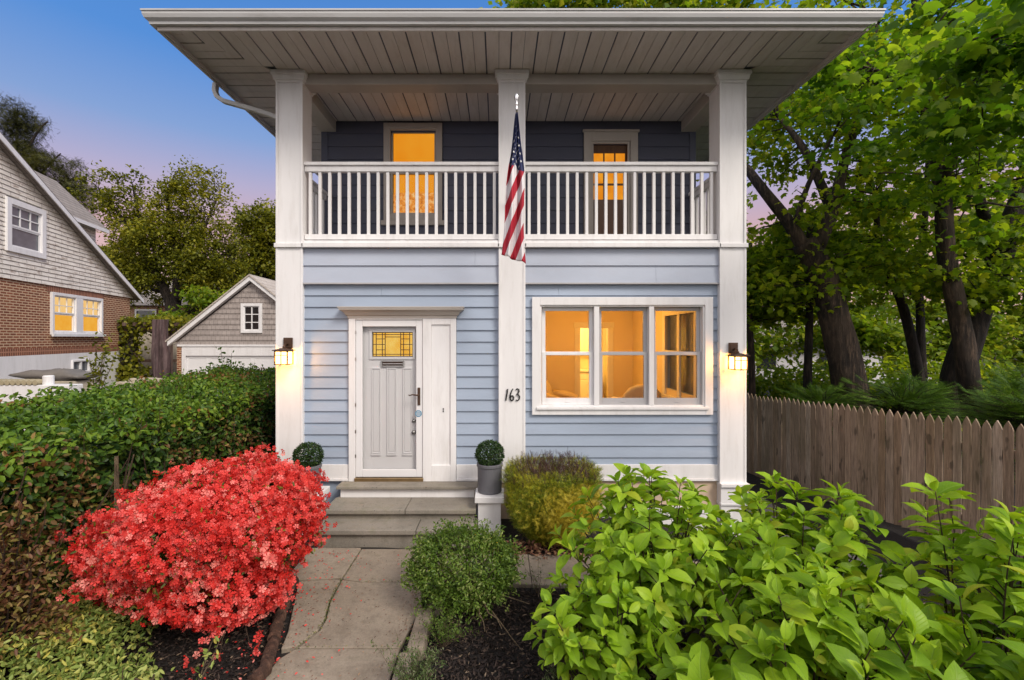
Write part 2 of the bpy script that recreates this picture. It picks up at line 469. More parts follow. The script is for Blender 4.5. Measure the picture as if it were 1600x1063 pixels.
M['hemlock'] = leaf_mat('hemlock_spray', [(0.0, (0.045, 0.11, 0.016)), (0.5, (0.10, 0.20, 0.025)), (1.0, (0.20, 0.32, 0.04))], 0.35, 0.5, patch=0.8)
M['grey_herb'] = leaf_mat('herb_leaf', [(0.0, (0.06, 0.10, 0.03)), (0.6, (0.12, 0.19, 0.05)), (1.0, (0.26, 0.28, 0.16))], 0.3)
M['mulch_chip'] = leaf_mat('bark_chip', [(0.0, (0.008, 0.006, 0.006)), (0.6, (0.030, 0.021, 0.018)), (0.93, (0.085, 0.058, 0.045)), (1.0, (0.30, 0.22, 0.15))], 0.0, 0.8)
M['dry_leaf'] = leaf_mat('dry_leaf', [(0.0, (0.10, 0.04, 0.03)), (0.6, (0.22, 0.10, 0.06)), (1.0, (0.36, 0.24, 0.14))], 0.15)

m_, n_, o_ = new_mat('mulch_soil')
p_ = node(n_, "ShaderNodeBsdfPrincipled")
v_ = coords(n_)
a_ = noise(n_, v_, 30, 8, 0.8)
lk(n_, rampn(n_, a_, [(0.3, (0.006, 0.005, 0.005)), (0.62, (0.022, 0.017, 0.015)), (0.8, (0.055, 0.043, 0.036))]), p_.inputs["Base Color"])
p_.inputs["Roughness"].default_value = 0.95
lk(n_, bumpn(n_, a_, 1.0, 0.03), p_.inputs["Normal"])
lk(n_, p_.outputs[0], o_.inputs[0])
M['soil'] = m_


# ------------------------------------------------------------------ builders
BASE = {}          # object name -> world offset of its local space


class MB:
    def __init__(s):
        s.v, s.f = [], []

    def add(s, vs, fs):
        o = len(s.v)
        s.v += [tuple(p) for p in vs]
        s.f += [tuple(i + o for i in f) for f in fs]
        return s

    def box(s, x0, x1, y0, y1, z0, z1):
        return s.add([(x0, y0, z0), (x1, y0, z0), (x1, y1, z0), (x0, y1, z0), (x0, y0, z1), (x1, y0, z1), (x1, y1, z1), (x0, y1, z1)],
                     [(0, 3, 2, 1), (4, 5, 6, 7), (0, 1, 5, 4), (1, 2, 6, 5), (2, 3, 7, 6), (3, 0, 4, 7)])

    def hexa(s, b, t):
        return s.add(list(b) + list(t), [(0, 3, 2, 1), (4, 5, 6, 7), (0, 1, 5, 4), (1, 2, 6, 5), (2, 3, 7, 6), (3, 0, 4, 7)])

    def extrude(s, poly, d):
        """closed polygon of 3-D points swept along vector d"""
        n = len(poly)
        d = Vector(d)
        vs = [Vector(p) for p in poly] + [Vector(p) + d for p in poly]
        fs = [tuple(range(n))[::-1], tuple(range(n, 2 * n))] + [(i, (i + 1) % n, n + (i + 1) % n, n + i) for i in range(n)]
        return s.add(vs, fs)

    def sweep(s, sections):
        """list of equal-length closed rings joined, ends capped"""
        n = len(sections[0])
        vs = [p for sec in sections for p in sec]
        fs = []
        for k in range(len(sections) - 1):
            for i in range(n):
                j = (i + 1) % n
                fs.append((k * n + i, k * n + j, (k + 1) * n + j, (k + 1) * n + i))
        fs.append(tuple(range(n))[::-1])
        e = (len(sections) - 1) * n
        fs.append(tuple(range(e, e + n)))
        return s.add(vs, fs)

    def tube(s, pts, rad, n=7, wob=0.0):
        pts = [Vector(p) for p in pts]
        if not hasattr(rad, '__len__'):
            rad = [rad] * len(pts)
        ref = Vector((0.31, 0.95, 0.05))
        secs = []
        for i, p in enumerate(pts):
            t = (pts[min(i + 1, len(pts) - 1)] - pts[max(i - 1, 0)])
            if t.length < 1e-9:
                t = Vector((0, 0, 1))
            t.normalize()
            a = t.cross(ref)
            if a.length < 0.1:
                a = t.cross(Vector((1, 0, 0)))
            a.normalize()
            b = t.cross(a)
            ring = []
            for k in range(n):
                th = 2 * math.pi * k / n
                r = rad[i] * (1 + wob * math.sin(th * 3 + i * 0.9))
                ring.append(p + a * (math.cos(th) * r) + b * (math.sin(th) * r))
            secs.append(ring)
        return s.sweep(secs)

    def lathe(s, prof, c=(0, 0, 0), n=24):
        secs = [[(c[0] + r * math.cos(2 * math.pi * k / n), c[1] + r * math.sin(2 * math.pi * k / n), c[2] + z) for k in range(n)] for r, z in prof]
        return s.sweep(secs)

    def ball(s, c, r, n=12, m=8, sq=(1, 1, 1)):
        prof = [(max(1e-4, r * math.sin(math.pi * k / m)), -r * math.cos(math.pi * k / m)) for k in range(m + 1)]
        secs = [[(c[0] + q * sq[0] * math.cos(2 * math.pi * k / n), c[1] + q * sq[1] * math.sin(2 * math.pi * k / n), c[2] + z * sq[2]) for k in range(n)] for q, z in prof]
        return s.sweep(secs)

    def build(s, name, mat, parent=None, smooth=False, bevel=0.0, local=False):
        off = Vector((0, 0, 0))
        if parent is not None and not local:
            off = BASE.get(parent.name, off)
        me = bpy.data.meshes.new(name)
        me.from_pydata([(p[0] - off[0], p[1] - off[1], p[2] - off[2]) for p in s.v], [], s.f)
        me.materials.append(mat)
        o = bpy.data.objects.new(name, me)
        C.objects.link(o)
        if parent is not None:
            o.parent = parent
            BASE[o.name] = off
        else:
            BASE[o.name] = Vector((0, 0, 0))
        if smooth:
            me.polygons.foreach_set("use_smooth", [True] * len(me.polygons))
        if bevel:
            b = o.modifiers.new("bevel", 'BEVEL')
            b.width = bevel
            b.segments = 2
            b.limit_method = 'ANGLE'
            b.angle_limit = R(40)
        me.update()
        return o


def tag(o, label=None, cat=None, group=None, kind=None):
    for k, v in (('label', label), ('category', cat), ('group', group), ('kind', kind)):
        if v:
            o[k] = v
    return o


def thing(name, label, cat, loc=(0, 0, 0), rz=0.0, group=None):
    o = bpy.data.objects.new(name, None)
    C.objects.link(o)
    o.location = loc
    o.rotation_euler = (0, 0, rz)
    o.empty_display_size = 0.2
    BASE[o.name] = Vector(loc)
    return tag(o, label, cat, group)


def holed(mb, x0, x1, z0, z1, y0, y1, holes):
    """a wall slab with rectangular holes (hx0,hx1,hz0,hz1)"""
    xs = sorted({x0, x1} | {min(max(v, x0), x1) for h in holes for v in h[:2]})
    for a, b in zip(xs, xs[1:]):
        if b - a < 1e-6:
            continue
        cx = (a + b) / 2
        cuts = sorted([(h[2], h[3]) for h in holes if h[0] < cx < h[1]])
        z = z0
        for c0, c1 in cuts:
            if c0 > z:
                mb.box(a, b, y0, y1, z, c0)
            z = max(z, c1)
        if z < z1:
            mb.box(a, b, y0, y1, z, z1)


def clap(mb, x0, x1, z0, z1, y, pitch, holes=(), tb=0.027, tt=0.006, jitter=0.0, zs=None):
    """overlapping clapboards facing -Y; each board thicker at its lower edge"""
    z = zs if zs is not None else z0
    jit = random.Random(int(abs(x0) * 1000 + z0 * 77))
    while z < z1 - 1e-4:
        za, zb = max(z, z0), min(z + pitch, z1)
        zc = sorted({za, zb} | {v for h in holes for v in h[2:4] if za < v < zb})
        for a, b in zip(zc, zc[1:]):
            mid = (a + b) / 2
            segs = [(x0, x1)]
            for h in holes:
                if h[2] < mid < h[3]:
                    ns = []
                    for s0, s1 in segs:
                        if h[1] <= s0 or h[0] >= s1:
                            ns.append((s0, s1))
                        else:
                            if h[0] > s0:
                                ns.append((s0, h[0]))
                            if h[1] < s1:
                                ns.append((h[1], s1))
                    segs = ns
            ta = tb + (tt - tb) * (a - z) / pitch
            tz = tb + (tt - tb) * (b - z) / pitch
            parts_ = []
            for s0, s1 in segs:
                if s1 - s0 > 1.2 and jit.random() < 0.55 and abs(b - a) > pitch * 0.9:
                    cx_ = jit.uniform(s0 + 0.25, s1 - 0.25)
                    parts_ += [(s0, cx_ - 0.0012), (cx_ + 0.0012, s1)]
                else:
                    parts_.append((s0, s1))
            dj = jit.uniform(-0.002, 0.002)
            ta, tz = ta + dj, tz + dj * 0.3
            for s0, s1 in parts_:
                mb.hexa([(s0, y - ta, a), (s1, y - ta, a), (s1, y + 0.004, a), (s0, y + 0.004, a)],
                        [(s0, y - tz, b), (s1, y - tz, b), (s1, y + 0.004, b), (s0, y + 0.004, b)])
        z += pitch


def frame(mb, x0, x1, z0, z1, y0, y1, wd, top=None, bot=None):
    t = wd if top is None else top
    b = wd if bot is None else bot
    mb.box(x0, x0 + wd, y0, y1, z0, z1)
    mb.box(x1 - wd, x1, y0, y1, z0, z1)
    mb.box(x0 + wd, x1 - wd, y0, y1, z1 - t, z1)
    mb.box(x0 + wd, x1 - wd, y0, y1, z0, z0 + b)


# leaves ------------------------------------------------------------
def T_rhomb():
    return np.array([(0, 0, 0), (0.42, 0.5, 0.05), (1, 0, -0.08), (0.42, -0.5, 0.05)]), [(0, 2, 1), (0, 3, 2)]


def T_broad():
    ts = [0, 0.18, 0.42, 0.66, 0.86, 1.0]
    hw = [0, 0.33, 0.5, 0.42, 0.20, 0]
    zc = [0.0, 0.035, 0.05, 0.03, -0.03, -0.10]
    v = [(t, 0, z) for t, z in zip(ts, zc)]
    for sgn in (1, -1):
        for i in range(1, 5):
            v.append((ts[i], sgn * hw[i], zc[i] + hw[i] * 0.20))
    f = []
    for k, o in ((0, 6), (1, 10)):
        q = [(0, 1, o), (1, 2, o + 1, o), (2, 3, o + 2, o + 1), (3, 4, o + 3, o + 2), (4, 5, o + 3)]
        f += [x if k == 0 else x[::-1] for x in q]
    return np.array(v, float), f


def T_maple():
    r = [(0, 0), (0.10, 0.24), (0.16, 0.47), (0.38, 0.36), (0.60, 0.50), (0.70, 0.26), (1.0, 0)]
    o = r + [(x, -y) for x, y in r[-2:0:-1]]
    z = [0.0, 0.02, -0.10, 0.03, -0.10, 0.03, -0.12]
    zz = z + z[-2:0:-1]
    v = [(0.36, 0, 0.04)] + [(a, b, c) for (a, b), c in zip(o, zz)]
    n = len(o)
    return np.array(v, float), [(0, 1 + i, 1 + (i + 1) % n) for i in range(n)]


def T_oval():
    v = [(0, 0, 0), (0.3, 0.42, 0.06), (0.7, 0.36, 0.04), (1, 0, -0.08), (0.7, -0.36, 0.04), (0.3, -0.42, 0.06)]
    return np.array(v, float), [(0, 3, 2, 1), (0, 5, 4, 3)]


def T_flower():
    v = [(0, 0, -0.30)]
    f = []
    for k in range(5):
        a = 2 * math.pi * k / 5 + 0.3
        for da, r, z in ((-0.42, 0.30, -0.02), (-0.50, 0.42, 0.02), (0.0, 0.56, -0.03 - 0.05 * (k % 2)), (0.50, 0.42, 0.06), (0.42, 0.30, 0.0)):
            v.append((r * math.cos(a + da), r * math.sin(a + da), z))
        o = 1 + 5 * k
        f += [(0, o, o + 4), (o, o + 1, o + 2), (o, o + 2, o + 4), (o + 4, o + 2, o + 3)]
    return np.array(v, float), f


def T_needle():
    v, f = [], []
    for k in range(7):                      # a little spray: an axis with pairs of needles
        t = 0.12 + 0.13 * k
        l = 0.34 * (1 - 0.45 * abs(t - 0.45))
        for s in (1, -1):
            o = len(v)
            v += [(t, 0, 0), (t + 0.05, 0, 0), (t + 0.20, s * l, -0.03)]
            f.append((o, o + 1, o + 2))
    o = len(v)
    v += [(0, -0.012, 0), (0, 0.012, 0), (1, 0, -0.02)]
    f.append((o, o + 1, o + 2))
    return np.array(v, float), f


def nrm(a):
    return a / np.maximum(np.linalg.norm(a, axis=1, keepdims=True), 1e-9)


def leaves(name, mat, parent, P, T, N, L, W, tmpl, smooth=False, uv=False):
    tv, tf = tmpl
    P = np.asarray(P, float)
    n = len(P)
    T = nrm(np.asarray(T, float))
    N = np.asarray(N, float)
    N = nrm(N - (N * T).sum(1, keepdims=True) * T)
    S = np.cross(N, T)
    L = np.broadcast_to(np.asarray(L, float), (n,))[:, None, None]
    W = np.broadcast_to(np.asarray(W, float), (n,))[:, None, None]
    V = P[:, None] + L * tv[None, :, 0:1] * T[:, None] + W * tv[None, :, 1:2] * S[:, None] + L * tv[None, :, 2:3] * N[:, None]
    off = BASE.get(parent.name, Vector((0, 0, 0))) if parent is not None else Vector((0, 0, 0))
    V = V - np.array(off)[None, None]
    k = len(tv)
    li = np.concatenate([np.array(f) for f in tf])
    tot = np.array([len(f) for f in tf])
    loops = (li[None] + (np.arange(n) * k)[:, None]).ravel()
    tots = np.tile(tot, n)
    starts = np.concatenate([[0], np.cumsum(tots)[:-1]])
    me = bpy.data.meshes.new(name)
    me.vertices.add(n * k)
    me.vertices.foreach_set("co", V.reshape(-1).astype(np.float32))
    me.loops.add(len(loops))
    me.loops.foreach_set("vertex_index", loops.astype(np.int32))
    me.polygons.add(len(tots))
    me.polygons.foreach_set("loop_start", starts.astype(np.int32))
    me.polygons.foreach_set("loop_total", tots.astype(np.int32))
    if smooth:
        me.polygons.foreach_set("use_smooth", np.ones(len(tots), bool))
    if uv:
        u = me.uv_layers.new(name="UVMap")
        u.data.foreach_set("uv", np.tile(tv[li][:, :2], (n, 1)).reshape(-1).astype(np.float32))
    me.update(calc_edges=True)
    me.materials.append(mat)
    o = bpy.data.objects.new(name, me)
    C.objects.link(o)
    if parent is not None:
        o.parent = parent
    BASE[o.name] = Vector(off)
    return o


def rnd_dir(n, bias=(0, 0, 0), amt=1.0):
    return nrm(RNG.normal(size=(n, 3)) * amt + np.array(bias))


def lump(x, y, z, f=1.0, seed=0):
    """cheap smooth pseudo-noise in -1..1 for lumpy outlines"""
    return (np.sin(1.7 * f * x + 2.3 * f * y + seed) + np.sin(2.9 * f * y - 1.3 * f * z + 1.3 + seed * 2) + np.sin(2.1 * f * z + 2.7 * f * x + 4.1 + seed * 3)
            + 0.6 * np.sin(5.3 * f * x - 4.1 * f * y + 3.7 * f * z + seed)) / 3.6


def curve_pts(a, b, sag=0.0, n=5, wig=0.0):
    a, b = Vector(a), Vector(b)
    out_ = []
    for i in range(n):
        t = i / (n - 1)
        p = a.lerp(b, t)
        p.z += sag * math.sin(math.pi * t)
        if 0 < i < n - 1 and wig:
            p += Vector((random.uniform(-wig, wig), random.uniform(-wig, wig), random.uniform(-wig, wig)))
        out_.append(p)
    return out_


def G(x, y):
    """ground height: falls a little to the right of the house and beyond the hedge"""
    def ss(a, b, v):
        t = min(max((v - a) / (b - a), 0), 1)
        return t * t * (3 - 2 * t)
    return -0.25 * ss(1.3, 3.2, x) - 0.40 * ss(-4.6, -6.5, x) - 0.25 * ss(9, 16, y)


# ------------------------------------------------------------------ ground and paths
mb = MB()
gx = [-400, -120, -60, -35] + list(np.arange(-22, -6, 1.6)) + list(np.arange(-6, 8, 0.25)) + list(np.arange(8, 24, 1.6)) + [35, 60, 120, 400]
gy = [-60, -10, -3] + list(np.arange(0, 10, 0.25)) + list(np.arange(10, 30, 1.6)) + [35, 60, 120, 500]
for y in gy:
    for x in gx:
        inn = -5 < x < 7 and 0 < y < 9
        wz = 0.018 * float(lump(np.array(x * 2.2), np.array(y * 2.2), np.array(0.0))) if inn else 0
        mb.v.append((x, y, G(x, y) + wz - 0.035))
nx = len(gx)
for j in range(len(gy) - 1):
    for i in range(nx - 1):
        mb.f.append((j * nx + i, j * nx + i + 1, (j + 1) * nx + i + 1, (j + 1) * nx + i))
tag(mb.build('ground', M['soil'], smooth=True), kind='structure')

# front walk: worn slabs with open joints
mb = MB()


def slab(pts, z=0.0, t=0.09):
    mb.extrude([(x, y, z - t) for x, y in pts][::-1], (0, 0, t))


g = 0.005
slab([(-1.30, 4.34 + g), (-0.60, 4.34 + g), (-0.60, 5.02), (-1.50, 5.02), (-1.50, 4.40)], 0.0)
slab([(-2.05, 4.34 + g), (-1.50 - g * 1.5, 4.40), (-1.50 - g * 1.5, 5.02), (-2.05, 5.02)], 0.012)
slab([(-1.50, 3.42 + g), (-0.74, 3.42 + g), (-0.66, 3.9), (-0.66, 4.34), (-1.30, 4.34), (-1.50, 4.385), (-1.48, 4.02), (-1.42, 3.76), (-1.42, 3.62)], -0.004)
slab([(-1.62, 2.2), (-0.74, 2.2), (-0.74, 3.42), (-1.52, 3.42), (-1.60, 3.30)], -0.010)
slab([(-1.90, 4.34), (-1.66, 3.6), (-1.62, 3.40), (-1.515, 3.43), (-1.432, 3.62), (-1.432, 3.76), (-1.49, 4.02), (-1.512, 4.38)], 0.004)
slab([(-0.60 + g, 4.34), (0.32, 4.30), (0.32, 4.90), (-0.60 + g, 4.92)], 0.0)
slab([(0.32 + g, 4.30), (1.25, 4.27), (1.25, 4.86), (0.32 + g, 4.90)], -0.004)
slab([(1.25 + g, 4.27), (2.3, 4.25), (2.3, 4.84), (1.25 + g, 4.86)], -0.05)
tag(mb.build('path', M['concrete'], bevel=0.008), kind='structure')

# side path between house and fence
mb = MB()
for i in range(12):
    y0 = 4.9 + i * 1.0
    x0 = 3.55
    mb.hexa([(x0, y0, -0.33), (x0 + 0.75, y0, -0.33), (x0 + 0.72, y0 + 0.99, -0.33), (x0, y0 + 0.99, -0.33)],
            [(x0, y0, -0.255), (x0 + 0.75, y0, -0.255), (x0 + 0.72, y0 + 0.99, -0.255), (x0, y0 + 0.99, -0.255)])
tag(mb.build('side_path', M['asphalt'], bevel=0.01), kind='structure')

# paved drive beyond the hedge
mb = MB()
mb.hexa([(-13, 8, -0.9), (-4.9, 8, -0.9), (-4.9, 17, -0.9), (-13, 17, -0.9)], [(-13, 8, -0.42), (-5.6, 8, -0.42), (-5.6, 17, -0.5), (-13, 17, -0.5)])
tag(mb.build('driveway', M['concrete']), kind='structure')

# ------------------------------------------------------------------ THE HOUSE
YC = 5.93           # column fronts
YS = 6.02           # lower siding plane
YB = 7.31           # balcony back wall
XL, XR = -2.886, 3.228
ZS = 5.80           # soffit
house = thing('house', 'two storey pale blue clapboard house with white columns and an open upper balcony', 'house', (0.17, YC, 0))

HOLE_DOOR = (-1.86, -0.62, 0.30, 2.62)
HOLE_WIN = (0.555, 2.715, 1.39, 2.75)
WALLW = (-1.72, -0.955, 4.30, 5.63)
WALLD = (1.50, 2.10, 3.55, 5.44)

# structural shell
mb = MB()
holed(mb, XL + 0.06, XR - 0.06, -0.35, 3.45, YS + 0.004, YS + 0.13, [HOLE_DOOR, HOLE_WIN])
side_win = (6.95, 8.15, 1.43, 2.72)
mb.box(XL + 0.06, XL + 0.19, YS + 0.13, 14, -0.35, 3.45)
mb.box(XL + 0.06, XL + 0.19, YB + 0.13, 14, 3.45, ZS)
for a, b, c, d in ((YS + 0.13, 6.95, -0.35, 3.45), (8.15, 14, -0.35, 3.45), (6.95, 8.15, -0.35, 1.43), (6.95, 8.15, 2.72, 3.45), (YB + 0.13, 14, 3.45, ZS)):
    mb.box(XR - 0.19, XR - 0.06, a, b, c, d)
mb.box(XL + 0.19, XR - 0.19, 13.87, 14, -0.35, ZS)
mb.build('shell_wall', M['siding'], house)
mb = MB()
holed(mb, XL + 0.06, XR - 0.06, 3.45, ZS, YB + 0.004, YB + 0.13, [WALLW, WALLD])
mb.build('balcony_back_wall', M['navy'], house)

# lower front siding (left bay, right bay)
mb = MB()
clap(mb, XL + 0.335, 0.017, 0.66, 3.04, YS, 0.1525, [(-1.96, -0.545, 0.2, 2.70)], zs=0.60)
clap(mb, 0.35, XR - 0.333, 0.66, 3.04, YS, 0.1525, [(0.46, 2.81, 1.33, 2.85)], zs=0.60)
mb.build('front_siding', M['siding'], house)
# flared skirt band under the balcony: two wide boards a bay
mb = MB()
for a, b in ((XL + 0.335, 0.017), (0.35, XR - 0.333)):
    clap(mb, a, b, 3.052, 3.50, YS - 0.035, 0.224, tb=0.026, tt=0.006)
mb.build('skirt_siding', M['siding_pale'], house)
mb = MB()
for a, b in ((XL + 0.335, 0.017), (0.35, XR - 0.333)):
    mb.box(a, b, YS - 0.075, YS, 3.030, 3.050)
mb.build('drip_trim', M['white_grey'], house, bevel=0.002)
# balcony wall siding
mb = MB()
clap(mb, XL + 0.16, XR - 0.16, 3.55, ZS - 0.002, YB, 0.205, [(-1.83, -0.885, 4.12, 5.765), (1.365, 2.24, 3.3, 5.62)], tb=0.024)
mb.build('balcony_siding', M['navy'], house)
for x0, x1 in ((XL + 0.06, XL + 0.16), (XR - 0.16, XR - 0.06)):
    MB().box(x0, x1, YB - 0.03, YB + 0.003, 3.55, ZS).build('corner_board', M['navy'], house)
# water table, base and foundation
for a, b in ((XL + 0.335, -1.96), (-0.545, 0.017), (0.35, XR - 0.333)):
    MB().box(a, b, YS - 0.04, YS, 0.4785, 0.66).box(a, b, YS - 0.055, YS - 0.001, 0.448, 0.478).build('water_table', M['white'], house, bevel=0.004)
mb = MB()
mb.box(-0.25, 3.0, YS - 0.012, YS + 0.002, -0.3, 0.44)
mb.build('foundation', M['foundation'], house)
mb = MB()
for z in (0.12, 0.30):
    mb.box(1.1, 2.9, YS - 0.032, YS - 0.013, z - 0.36, z - 0.19)
mb.build('base_board', M['white'], house, bevel=0.003)

# columns: lower shaft, belt, upper shaft, capital
for nm, x0, x1 in (('l', XL, XL + 0.335), ('m', 0.017, 0.35), ('r', XR - 0.333, XR)):
    mb = MB()
    d1 = YC + 0.33
    zb = 0.44 if nm != 'r' else 0.40
    mb.box(x0, x1, YC, d1, zb, 3.50)
    mb.box(x0 + 0.006, x1 - 0.006, YC + 0.006, d1 - 0.006, 3.56, 5.66)
    # narrow raised stiles on the shaft edges, as boxed columns have
    for z0, z1 in ((zb, 3.50), (3.56, 5.66)):
        mb.box(x0 - 0.008, x0 + 0.022, YC - 0.008, YC - 0.0005, z0, z1)
        mb.box(x1 - 0.022, x1 + 0.008, YC - 0.008, YC - 0.0005, z0, z1)
    col = mb.build('column', M['white'], house, bevel=0.004)
    mb = MB()
    mb.box(x0 - 0.022, x1 + 0.022, YC - 0.03, d1 + 0.02, 3.502, 3.558)
    mb.build('belt', M['white'], col, bevel=0.006)
    mb = MB()
    secs = []
    for e, z in ((0.008, 5.65), (0.012, 5.675), (0.03, 5.685), (0.042, 5.735), (0.055, 5.745), (0.055, ZS - 0.003)):
        secs.append([(x0 - e, YC - e, z), (x1 + e, YC - e, z), (x1 + e, d1 + e, z), (x0 - e, d1 + e, z)])
    mb.sweep(secs)
    mb.build('capital', M['white'], col)
    if nm != 'm':
        mb = MB()
        e = 0.05
        mb.box(x0 - 0.012, x1 + 0.03, YC - 0.06, d1, 0.395, 0.438)
        mb.box(x0 - 0.005, x1 + 0.02, YC - 0.03, d1, 0.19, 0.394)
        mb.box(x0 - 0.01, x1 + 0.025, YC - 0.042, d1, 0.155, 0.188)
        mb.box(x0, x1 - 0.06, YC - 0.02, d1, -0.45, 0.154)
        mb.build('plinth', M['white'], col, bevel=0.004)
    else:
        mb = MB()
        mb.box(x0, x1, YC + 0.02, d1, -0.3, 0.439)
        mb.build('plinth', M['foundation'], col)

# balcony floor edge
mb = MB()
mb.box(XL + 0.335, 0.017, YC + 0.01, YB, 3.505, 3.60)
mb.box(0.35, XR - 0.333, YC + 0.01, YB, 3.505, 3.60)
mb.box(XL + 0.335, 0.017, YC - 0.03, YC + 0.009, 3.505, 3.562)
mb.box(0.35, XR - 0.333, YC - 0.03, YC + 0.009, 3.505, 3.562)
mb.box(0.017, 0.35, YC + 0.335, YB, 3.505, 3.60)
mb.build('balcony_floor', M['white'], house, bevel=0.004)

# railings
bal_mesh = None


def railing(x0, x1, y, n, along='x'):
    global bal_mesh
    mb = MB()
    if along == 'x':
        mb.box(x0, x1, y - 0.02, y + 0.05, 4.525, 4.60)
        mb.box(x0 - 0.004, x1 + 0.004, y - 0.045, y + 0.075, 4.602, 4.645)
    else:
        mb.box(y - 0.02, y + 0.05, x0, x1, 4.525, 4.60)
        mb.box(y - 0.045, y + 0.075, x0, x1, 4.602, 4.645)
    rail = mb.build('railing', M['white'], house, bevel=0.005)
    mb = MB()
    if along == 'x':
        mb.box(x0, x1, y - 0.03, y + 0.06, 3.625, 3.695)
        for t in (0.0, 0.5, 1.0):
            xx = x0 + 0.03 + (x1 - x0 - 0.12) * t
            mb.box(xx, xx + 0.06, y - 0.01, y + 0.04, 3.6, 3.624)
    else:
        mb.box(y - 0.03, y + 0.06, x0, x1, 3.625, 3.695)
    mb.build('bottom_rail', M['white'], rail, bevel=0.004)
    for i in range(n):
        t = x0 + (x1 - x0) * (i + 0.5) / n
        px, py = (t, y + 0.012) if along == 'x' else (y + 0.012, t)
        if bal_mesh is None:
            b = MB().box(-0.019, 0.019, -0.019, 0.019, 3.697, 4.523).build('baluster', M['white'], rail, bevel=0.003, local=True)
            bal_mesh = b
        else:
            b = bal_mesh.copy()
            C.objects.link(b)
            b.parent = rail
        b.location = (px - house.location.x, py - house.location.y, -house.location.z)


railing(XL + 0.335, 0.017, YC + 0.10, 20)
railing(0.35, XR - 0.333, YC + 0.10, 20)
railing(YC + 0.34, YB - 0.03, XL + 0.10, 8, 'y')
railing(YC + 0.34, YB - 0.03, XR - 0.14, 8, 'y')

# beams under the porch ceiling
mb = MB()
mb.box(XL + 0.34, 0.010, YC + 0.05, YC + 0.27, 5.66, ZS - 0.004)
mb.box(0.358, XR - 0.34, YC + 0.05, YC + 0.27, 5.66, ZS - 0.004)
for x0 in (XL + 0.06, XR - 0.30):
    mb.box(x0, x0 + 0.24, YC + 0.34, YB - 0.035, 5.62, ZS - 0.004)
mb.build('porch_beam', M['taupe'], house, bevel=0.006)

# roof with soffit, fascia, gutter
EX0, EX1, EY0, EY1 = -3.76, 4.09, 5.07, 14.9
mb = MB()
rz, ry0, ry1 = 8.1, 8.9, 11.1
ov = 0.03
b = [(EX0 - ov, EY0 - ov, 5.93), (EX1 + ov, EY0 - ov, 5.93), (EX1 + ov, EY1, 5.93), (EX0 - ov, EY1, 5.93)]
cx = (EX0 + EX1) / 2
mb.add(b + [(cx, ry0, rz), (cx, ry1, rz)], [(0, 1, 4), (1, 2, 5, 4), (2, 3, 5), (3, 0, 4, 5), (3, 2, 1, 0)])
roof = mb.build('roof', M['shingle_dark'], house)
mb = MB()
pw = 0.302
g2 = 0.004
th = 0.012


def strip(p):
    mb.extrude([(x, y, ZS) for x, y in p][::-1], (0, 0, th))


# front soffit: boards run front to back, mitred at the corners; each panel has two shallow courses and a raised joint
mitre = 0.88
x = EX0
k = 0
while x < EX1 - 1e-6:
    for sub in range(2):
        a = x + sub * pw / 2
        b2 = min(a + pw / 2 - (0.018 if sub else 0.005), EX1)
        if a >= EX1:
            break

        def back(u):
            return EY0 + min(mitre, u - EX0, EX1 - u) if (u - EX0 < mitre or EX1 - u < mitre) else YB - 0.02
        ya, yb = back(a), back(b2)
        if abs(ya - yb) > 0.5:
            ya = yb = min(ya, yb)
        if ya - EY0 > 0.005 or yb - EY0 > 0.005:
            strip([(a, EY0), (b2, EY0), (b2, yb), (a, ya)])
    x += pw
# side soffits: boards run left to right
for sgn, xo in ((1, EX0), (-1, EX1)):
    y = EY0
    while y < EY1:
        for sub in range(2):
            a = y + sub * pw / 2
            b2 = a + pw / 2 - (0.018 if sub else 0.005)
            wa, wb = min(mitre - 0.006, a - EY0), min(mitre - 0.006, b2 - EY0)
            if wb < 0.01:
                continue
            p = [(xo, a), (xo, b2), (xo + sgn * wb, b2), (xo + sgn * wa, a)]
            strip(p if sgn < 0 else p[::-1])
        y += pw
mb.build('soffit', M['soffit'], roof)
mb = MB()
mb.box(EX0 + 0.01, EX1 - 0.01, EY0 + 0.01, EY1 - 0.5, ZS + 0.014, ZS + 0.03)
mb.build('soffit_backing', M['navy'], roof)
# fascia: stepped trim
mb = MB()
for e0, e1, z0, z1 in ((0.001, 0.022, 5.735, 5.925), (-0.022, 0.0, 5.748, 5.797)):
    mb.box(EX0 - e1, EX1 + e1, EY0 - e1, EY0 - e0, z0, z1)
    mb.box(EX0 - e1, EX0 - e0, EY0 - e0 + 0.001, EY1, z0, z1)
    mb.box(EX1 + e0, EX1 + e1, EY0 - e0 + 0.001, EY1, z0, z1)
mb.build('fascia', M['soffit'], roof, bevel=0.003)
# K-profile gutter swept round three sides
prof = [(0.024, 5.775), (0.070, 5.775), (0.074, 5.80), (0.105, 5.825), (0.118, 5.86), (0.118, 5.885), (0.128, 5.888), (0.128, 5.905), (0.112, 5.905), (0.108, 5.89), (0.024, 5.88)]
mb = MB()


def off_ring(kind):
    r = []
    for e, z in prof:
        if kind == 0:
            r.append((EX0 - e, EY1, z))
        elif kind == 1:
            r.append((EX0 - e, EY0 - e, z))
        elif kind == 2:
            r.append((EX1 + e, EY0 - e, z))
        else:
            r.append((EX1 + e, EY1, z))
    return r


mb.sweep([off_ring(k) for k in range(4)])
mb.build('gutter', M['gutter'], roof)
# downspout from the side gutter back to the column
mb = MB()


